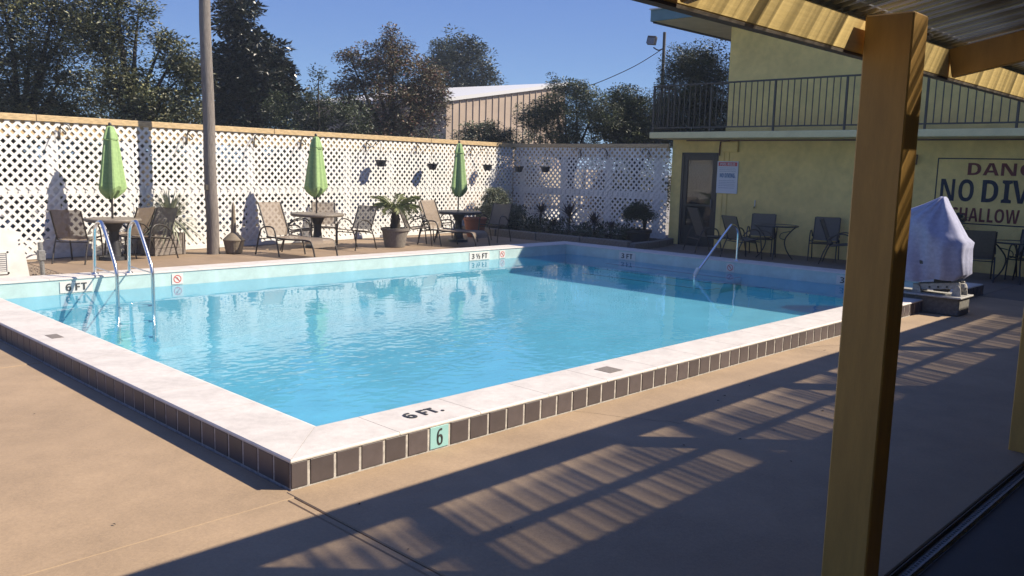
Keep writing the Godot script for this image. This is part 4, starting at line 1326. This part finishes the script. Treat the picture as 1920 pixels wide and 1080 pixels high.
	tree("variegated_bush", "pale leaved bush in the fence corner, catching the sun", [[14.25, 1.0, -12.85, 0.36, 0.24], [14.1, 0.8, -12.7, 0.44, 0.3], [14.4, 0.5, -12.6, 0.5, 0.34], [13.9, 0.5, -12.8, 0.38, 0.3]], 0.13, 0.085, 0.32, pale, 1.0, M.leaf, "", "bush")
	tree("wall_shrub", "dark slender shrub on the wall just right of the lift cover", [[15.35, 0.98, -1.45, 0.16, 0.18], [15.35, 0.72, -1.4, 0.13, 0.2], [15.35, 0.45, -1.42, 0.12, 0.2]], 0.1, 0.07, 0.35, [Color(0.05, 0.07, 0.05), Color(0.09, 0.11, 0.08)], 1.1, M.leaf, "", "shrub")
	# hanging baskets and empty brackets on the fences
	var pot := thing("hanging_basket", "black hanging basket on the sunlit fence, left of the other two there", "hanging basket", Vector3(10.25, 1.74, -12.78), 0.0, "black hanging baskets on the lattice")
	q = Shape.new()
	q.lathe(Vector3.ZERO, [Vector2(0.001, 0.0), Vector2(0.085, 0.0), Vector2(0.13, 0.13), Vector2(0.145, 0.135), Vector2(0.145, 0.16), Vector2(0.125, 0.16), Vector2(0.11, 0.1), Vector2(0.001, 0.1)], 18)
	obj("pot", q, M.black_pot, pot)
	for k in 3:
		var f := k * TAU / 3 + 0.5
		q = Shape.new()
		q.tube([Vector3(cos(f) * 0.138, 0.155, sin(f) * 0.138), Vector3(0, 0.5, 0)], 0.0035, 4, false)
		obj("wire", q, M.rail_iron, pot)
	q = Shape.new()
	q.tube(curve([Vector3(0, 0.48, 0), Vector3(0, 0.56, 0), Vector3(0, 0.60, -0.06), Vector3(0, 0.575, -0.2), Vector3(0, 0.5, -0.29)], 4), 0.008, 6)
	obj("bracket", q, M.rail_iron, pot)
	again(pot, "black hanging basket on the sunlit fence between the palm and the rightmost umbrella", Vector3(12.02, 1.69, -12.96), 0.0)
	again(pot, "black hanging basket on the sunlit fence right of the rightmost umbrella", Vector3(14.2, 1.70, -13.19), 0.0)
	again(pot, "black hanging basket on the shaded side fence nearest the corner", Vector3(15.36, 1.68, -13.1), -PI / 2)
	again(pot, "black hanging basket on the shaded side fence farther from the corner", Vector3(15.38, 1.69, -12.1), -PI / 2)
	var fy := func(x: float) -> float: return -12.04 - 0.103 * x
	var br := thing("plant_bracket", "empty iron plant bracket with dry vine at the far left of the fence", "bracket", Vector3(2.93, 2.3, fy.call(2.93) + 0.03), 0.1, "empty iron brackets on the fences")
	q = Shape.new()
	q.tube(curve([Vector3(0, -0.22, 0), Vector3(0, 0.0, 0.03), Vector3(0, 0.05, 0.16), Vector3(0.02, 0.02, 0.30), Vector3(0.03, -0.05, 0.34), Vector3(0.03, -0.02, 0.38)], 4), 0.009, 6)
	obj("arm", q, M.rail_iron, br)
	q = Shape.new()
	q.tube(curve([Vector3(0, 0.02, 0.02), Vector3(-0.04, -0.1, 0.03), Vector3(-0.02, -0.2, 0.03)], 3), 0.006, 5)
	q.tube(curve([Vector3(0, 0.0, 0.02), Vector3(0.05, -0.06, 0.05), Vector3(0.08, -0.1, 0.06), Vector3(0.06, -0.13, 0.05)], 3), 0.012, 5)
	obj("vine", q, M.bark, br)
	var where := ["left of the wooden pole", "right of the wooden pole", "above left of the middle umbrella", "above the palm tub", "between two hanging baskets", "left of the fence corner"]
	var xs := [5.35, 6.89, 8.1, 10.0, 11.7, 13.8]
	for k in xs.size():
		again(br, "empty iron plant bracket on the sunlit fence %s" % where[k], Vector3(xs[k], 2.31, fy.call(xs[k]) + 0.03), 0.1)
	for k in 3:
		again(br, "empty iron plant bracket on the shaded side fence, %s" % ["above the cordylines", "above the black pot", "next to the yellow building"][k], Vector3(15.68, 2.3, [-11.1, -10.2, -8.85][k]), -PI / 2)

func build_beyond() -> void:
	var dull := [Color(0.085, 0.10, 0.045), Color(0.13, 0.135, 0.06), Color(0.19, 0.18, 0.085), Color(0.05, 0.065, 0.03)]
	var light := [Color(0.18, 0.185, 0.08), Color(0.25, 0.24, 0.11), Color(0.11, 0.125, 0.055), Color(0.06, 0.075, 0.035)]
	var gloss := [Color(0.022, 0.032, 0.022), Color(0.03, 0.042, 0.026), Color(0.045, 0.042, 0.028)]
	var green := [Color(0.06, 0.085, 0.035), Color(0.10, 0.12, 0.05), Color(0.045, 0.06, 0.03)]
	var rust := [Color(0.17, 0.12, 0.065), Color(0.21, 0.13, 0.08), Color(0.14, 0.14, 0.06), Color(0.10, 0.095, 0.045), Color(0.24, 0.11, 0.08), Color(0.15, 0.14, 0.07)]
	var oak := [Color(0.04, 0.055, 0.028), Color(0.055, 0.072, 0.036), Color(0.03, 0.042, 0.025)]
	tree("shade_tree", "big dull green tree filling the upper left corner behind the fence", [[4.29,4.58,-17.96,1.21,1.07],[3.73,3.35,-18.13,1.13,0.96],[4.86,3.43,-17.78,1.02,0.86],[5.24,4.91,-17.65,0.57,0.85],[2.98,4.10,-18.32,0.9,1.51],[4.52,2.5,-17.89,1.35,0.75],[3.2,2.2,-18.2,1.1,0.8],[3.6,5.6,-18.1,1.2,0.8],[4.9,5.7,-17.8,0.8,0.6],[2.2,3.4,-18.4,0.9,1.4]], 0.36, 0.11, 0.5, dull, 1.4, M.leaf)
	tree("light_tree", "airy light green tree with sky gaps just left of the wooden pole", [[5.38,4.66,-16.00,0.45,0.86],[5.59,3.52,-15.91,0.78,0.82],[6.53,4.02,-15.51,0.48,0.4],[6.66,3.47,-15.45,0.52,0.72],[6.08,2.80,-15.71,1.09,0.64],[5.0,4.4,-16.2,0.5,0.6],[5.40,5.45,-15.99,0.49,0.46],[5.86,5.11,-15.80,0.22,0.3],[6.33,4.45,-15.60,0.3,0.2]], 0.30, 0.115, 0.45, light, 1.3, M.leaf)
	tree("magnolia_tree", "dark conical magnolia with big glossy leaves right of the wooden pole", [[9.80,5.72,-18.91,0.60,0.72],[9.93,6.59,-18.84,0.43,0.43],[10.16,4.73,-18.72,0.90,0.71],[10.33,3.78,-18.62,1.11,0.75],[9.65,4.18,-18.99,0.65,0.88],[10.97,3.66,-18.25,0.42,0.53],[9.63,3.0,-19.00,0.9,0.70],[10.72,4.32,-18.39,0.44,0.37]], 0.28, 0.19, 0.42, gloss, 1.05, M.leaf_gloss)
	tree("fence_shrub", "low green shrubbery tree behind the fence between magnolia and rusty tree", [[9.73,2.9,-16.07,0.81,0.66],[10.48,2.98,-15.60,0.69,0.62],[11.10,2.88,-15.18,0.63,0.6],[10.25,3.4,-15.75,0.36,0.25],[10.12,3.89,-15.24,0.09,0.33],[10.4,2.1,-15.6,1.2,0.5]], 0.22, 0.075, 0.5, green, 0.9, M.leaf)
	tree("autumn_tree", "rusty brown autumn tree in front of the metal building", [[14.08,4.97,-17.33,0.92,0.6],[13.51,4.47,-17.76,0.80,0.60],[13.02,4.97,-18.08,0.38,0.22],[14.78,4.37,-16.77,0.81,0.67],[14.15,3.71,-17.27,1.38,0.80],[14.97,3.40,-16.61,0.6,0.65],[12.96,3.81,-18.15,0.56,0.60],[14.05,5.60,-17.35,0.22,0.38],[15.21,4.08,-16.40,0.36,0.33],[13.8,2.6,-17.4,1.3,0.7]], 0.28, 0.105, 0.5, rust, 0.9, M.leaf)
	tree("round_oak", "dark round oak standing far behind the rusty tree", [[27.57,7.51,-29.51,1.36,1.1],[28.24,6.74,-28.90,1.14,1.20],[27.07,6.56,-29.95,1.09,1.06],[28.78,6.05,-28.38,0.66,0.43],[27.5,5.4,-29.5,1.5,0.9]], 0.42, 0.17, 0.55, oak, 1.0, M.leaf)
	tree("mixed_shrub", "tall grey green shrub behind the side fence, right of the metal building", [[16.75,3.5,-12.65,0.9,0.6],[16.5,3.25,-13.5,0.7,0.55],[17.0,4.05,-12.5,0.5,0.34],[17.3,3.4,-11.9,0.72,0.65],[16.5,4.2,-12.9,0.16,0.34],[17.0,2.7,-12.7,0.9,0.5]], 0.2, 0.08, 0.5, [Color(0.10, 0.12, 0.065), Color(0.14, 0.155, 0.09), Color(0.06, 0.08, 0.04), Color(0.09, 0.12, 0.035)], 0.85, M.leaf)
	tree("low_shrub", "low grey green shrub behind the fence corner, in front of the metal wall", [[15.3,2.75,-14.6,0.6,0.45],[15.9,2.6,-14.4,0.6,0.4],[14.7,2.4,-14.7,0.5,0.4]], 0.2, 0.08, 0.5, [Color(0.10, 0.12, 0.065), Color(0.06, 0.08, 0.04), Color(0.14, 0.155, 0.09)], 0.85, M.leaf)
	tree("dark_shrub", "dark green round shrub left of the balcony end", [[18.68,3.85,-11.99,0.63,0.50],[18.97,3.62,-11.60,0.55,0.6],[18.50,3.25,-12.22,0.8,0.6],[18.89,2.85,-11.70,0.95,0.6],[19.5,3.1,-11.2,0.8,0.7]], 0.24, 0.10, 0.5, green, 1.25, M.leaf)
	tree("end_tree", "dense dark tree behind the end of the balcony railing", [[18.13,4.72,-9.28,0.78,0.6],[18.02,3.86,-9.46,0.85,0.9],[18.7,4.30,-9.0,0.7,0.95],[18.4,3.1,-9.4,1.1,0.8],[17.75,3.3,-9.80,0.45,0.8],[19.3,3.4,-9.2,0.9,0.9]], 0.22, 0.085, 0.45, [Color(0.07, 0.085, 0.035), Color(0.05, 0.065, 0.03), Color(0.10, 0.11, 0.045)], 1.3, M.leaf)
	# bushes that close the gaps low down
	var row := [[1.2, -19.5, 1.8, 1.9], [3.4, -20.5, 1.8, 2.1], [6.2, -19.6, 1.6, 2.0], [8.2, -19.6, 1.5, 1.9], [12.0, -20.5, 1.7, 1.7], [16.6, -19.4, 1.35, 1.5], [18.6, -16.2, 1.2, 1.1], [22.0, -14.2, 1.7, 1.75]]
	var said := ["far left behind the big tree", "behind the big left tree, second from the left", "behind the airy light tree", "left of the magnolia's foot", "between magnolia and rusty tree, farther back", "at the left corner of the metal building", "at the foot of the metal wall", "behind the dark round shrub"]
	for k in row.size():
		var r: Array = row[k]
		tree("background_bush", "dark background bush %s" % said[k], [[r[0], 1.9, r[1], r[2], r[3]], [r[0] + 0.8, 1.0, r[1] + 0.3, r[2] * 0.8, 0.9], [r[0] - 0.8, 0.9, r[1] + 0.2, r[2] * 0.8, 0.8]], 0.36, 0.13, 0.5, green, 0.75, M.leaf, "background bushes beyond the fence", "bush")
	# metal building: gable wall towards the pool, low white roof
	var a := Vector3(19.98, 0, -21.53)
	var b := Vector3(26.2, 0, -20.9)
	var along := (b - a).normalized()
	var away := Vector3(along.z, 0, -along.x)
	if away.z > 0: away = -away
	away = (away - along * 0.25).normalized()
	var o := thing("metal_building", "beige ribbed metal building with a low white roof beyond the fence", "building", a)
	var ln := a.distance_to(b)
	var n := 19
	for k in n:
		var t0 := ln * k / n
		var t1 := ln * (k + 1) / n
		var h0 := 4.27 + 0.17 * t0
		var h1 := 4.27 + 0.17 * t1
		var q := Shape.new()
		var face := away * -1.0
		q.quad(along * t0, along * (t1 - 0.05), along * (t1 - 0.05) + Vector3.UP * h1, along * t0 + Vector3.UP * h0, face)
		q.quad(along * (t1 - 0.05), along * (t1 - 0.035) + face * 0.035, along * (t1 - 0.035) + face * 0.035 + Vector3.UP * h1, along * (t1 - 0.05) + Vector3.UP * h1, face - along)
		q.quad(along * (t1 - 0.035) + face * 0.035, along * (t1 - 0.012) + face * 0.035, along * (t1 - 0.012) + face * 0.035 + Vector3.UP * h1, along * (t1 - 0.035) + face * 0.035 + Vector3.UP * h1, face)
		q.quad(along * (t1 - 0.012) + face * 0.035, along * t1, along * t1 + Vector3.UP * h1, along * (t1 - 0.012) + face * 0.035 + Vector3.UP * h1, face + along)
		obj("siding_panel", q, M.siding, o)
	var sw := Shape.new()
	sw.quad(Vector3.ZERO, away * 9.0, away * 9.0 + Vector3.UP * 4.27, Vector3.UP * 4.27, -along)
	sw.quad(along * ln, along * ln + away * 9.0, along * ln + away * 9.0 + Vector3.UP * (4.27 + 0.17 * ln), along * ln + Vector3.UP * (4.27 + 0.17 * ln), along)
	sw.quad(away * 9.0, along * ln + away * 9.0, along * ln + away * 9.0 + Vector3.UP * (4.27 + 0.17 * ln), away * 9.0 + Vector3.UP * 4.27, away)
	obj("side_wall", sw, M.siding, o)
	var rf := Shape.new()
	var e := along * -0.25 + Vector3.UP * 4.235
	var f := along * (ln + 0.1) + Vector3.UP * (4.29 + 0.17 * ln)
	var out := away * -0.12
	for k in 2:
		var up := Vector3.UP * (0.14 if k == 0 else 0.0)
		rf.quad(e + out + up, f + out + up, f + away * 9.2 + up, e + away * 9.2 + up, Vector3.UP if k == 0 else Vector3.DOWN)
	rf.quad(e + out, f + out, f + out + Vector3.UP * 0.14, e + out + Vector3.UP * 0.14, -away)
	rf.quad(e + out, e + away * 9.2, e + away * 9.2 + Vector3.UP * 0.14, e + out + Vector3.UP * 0.14, -along)
	obj("roof", rf, M.roof_white, o)
	# flood light on its pole, with the wire
	o = thing("flood_light", "square flood light on a thin dark pole left of the motel roof", "flood light", Vector3(18.93, -0.06, -10.8))
	var q := Shape.new()
	q.tube([Vector3.ZERO, Vector3(-0.03, 5.85, 0)], 0.045, 8)
	obj("pole", q, M.rail_iron, o)
	q = Shape.new()
	q.tube(curve([Vector3(-0.03, 5.4, 0), Vector3(-0.12, 5.34, -0.12), Vector3(-0.2, 5.42, -0.25)], 4), 0.02, 6)
	obj("arm", q, M.rail_iron, o)
	boxed("head", Vector3(-0.22, 5.62, -0.3), Vector3(0.14, 0.24, 0.27), M.rail_iron, o, 0.015, Basis.from_euler(Vector3(0.1, 0.3, -0.25)))
	boxed("lens", Vector3(-0.3, 5.6, -0.28), Vector3(0.012, 0.19, 0.21), M.galvanised, o, 0.0, Basis.from_euler(Vector3(0.1, 0.3, -0.25)))
	q = Shape.new()
	q.tube(curve([Vector3(18.9, 5.32, -10.85), Vector3(18.6, 4.85, -11.6), Vector3(18.2, 4.4, -12.6), Vector3(17.9, 4.1, -13.6)], 6), 0.012, 5, false)
	tag(obj("overhead_wire", q, M.rail_iron), "overhead wire sagging left from the flood light pole", "wire")
	# pale boards standing in the sun behind the side fence
	o = thing("beige_shed", "pale beige boarded shed glimpsed through the shaded lattice", "shed", Vector3(18.6, 0, -14.0))
	boxed("wall", Vector3(0.3, 0.9, -0.3), Vector3(5.6, 1.8, 0.1), M.asphalt, o, 0.0)
	for s in [[-2.1, 0.95], [-0.6, 1.75], [1.75, 1.6]]:
		boxed("board", Vector3(s[0] + 0.1, 1.46, -0.2), Vector3(s[1], 0.68, 0.06), M.beige_board, o)
	for s in [[-1.3, 2.4], [1.6, 1.5]]:
		boxed("board", Vector3(s[0], 0.78, -0.2), Vector3(s[1], 0.3, 0.06), M.beige_board, o)
	boxed("lower_board", Vector3(0.1, 0.25, -0.2), Vector3(5.2, 0.5, 0.06), M.fence_white, o)

func _ready() -> void:
	rng.seed = 20240611
	var cam := Camera3D.new()
	cam.name = "camera"
	cam.position = Vector3(-2.4333, 1.8032, 4.0320)
	cam.rotation = Vector3(-0.139565, -0.799966, 0.025859)
	cam.fov = 37.1
	cam.far = 900.0
	cam.near = 0.05
	add_child(cam)
	cam.current = true
	var e := Environment.new()
	var sky := ProceduralSkyMaterial.new()
	sky.sky_top_color = Color(0.061, 0.110, 0.298).linear_to_srgb()
	sky.sky_horizon_color = Color(0.192, 0.332, 0.445).linear_to_srgb()
	sky.sky_curve = 0.07
	sky.ground_bottom_color = Color(0.085, 0.08, 0.07).linear_to_srgb()
	sky.ground_horizon_color = Color(0.17, 0.2, 0.23).linear_to_srgb()
	sky.sun_angle_max = 12.0
	sky.sun_curve = 0.1
	e.background_mode = Environment.BG_SKY
	e.sky = Sky.new()
	e.sky.sky_material = sky
	e.tonemap_mode = Environment.TONE_MAPPER_LINEAR
	e.tonemap_exposure = 2.1
	e.fog_enabled = true
	e.fog_density = 0.0013
	e.fog_light_color = Color(0.86, 0.92, 1.0)
	e.sdfgi_enabled = true
	e.ssao_enabled = true
	e.ssil_enabled = true
	var we := WorldEnvironment.new()
	we.name = "world_environment"
	we.environment = e
	add_child(we)
	var sun := DirectionalLight3D.new()
	sun.name = "sun"
	sun.light_color = Color(1.0, 0.95, 0.87)
	sun.light_energy = 1.5
	sun.light_angular_distance = 0.5
	sun.shadow_enabled = true
	add_child(sun)
	sun.look_at_from_position(Vector3.ZERO, SUN, Vector3.UP)
	make_materials()
	build_ground()
	build_pool()
	build_fences()
	build_motel()
	build_cover()
	build_furniture()
	build_pool_things()
	build_plants()
	build_beyond()
	build_litter()
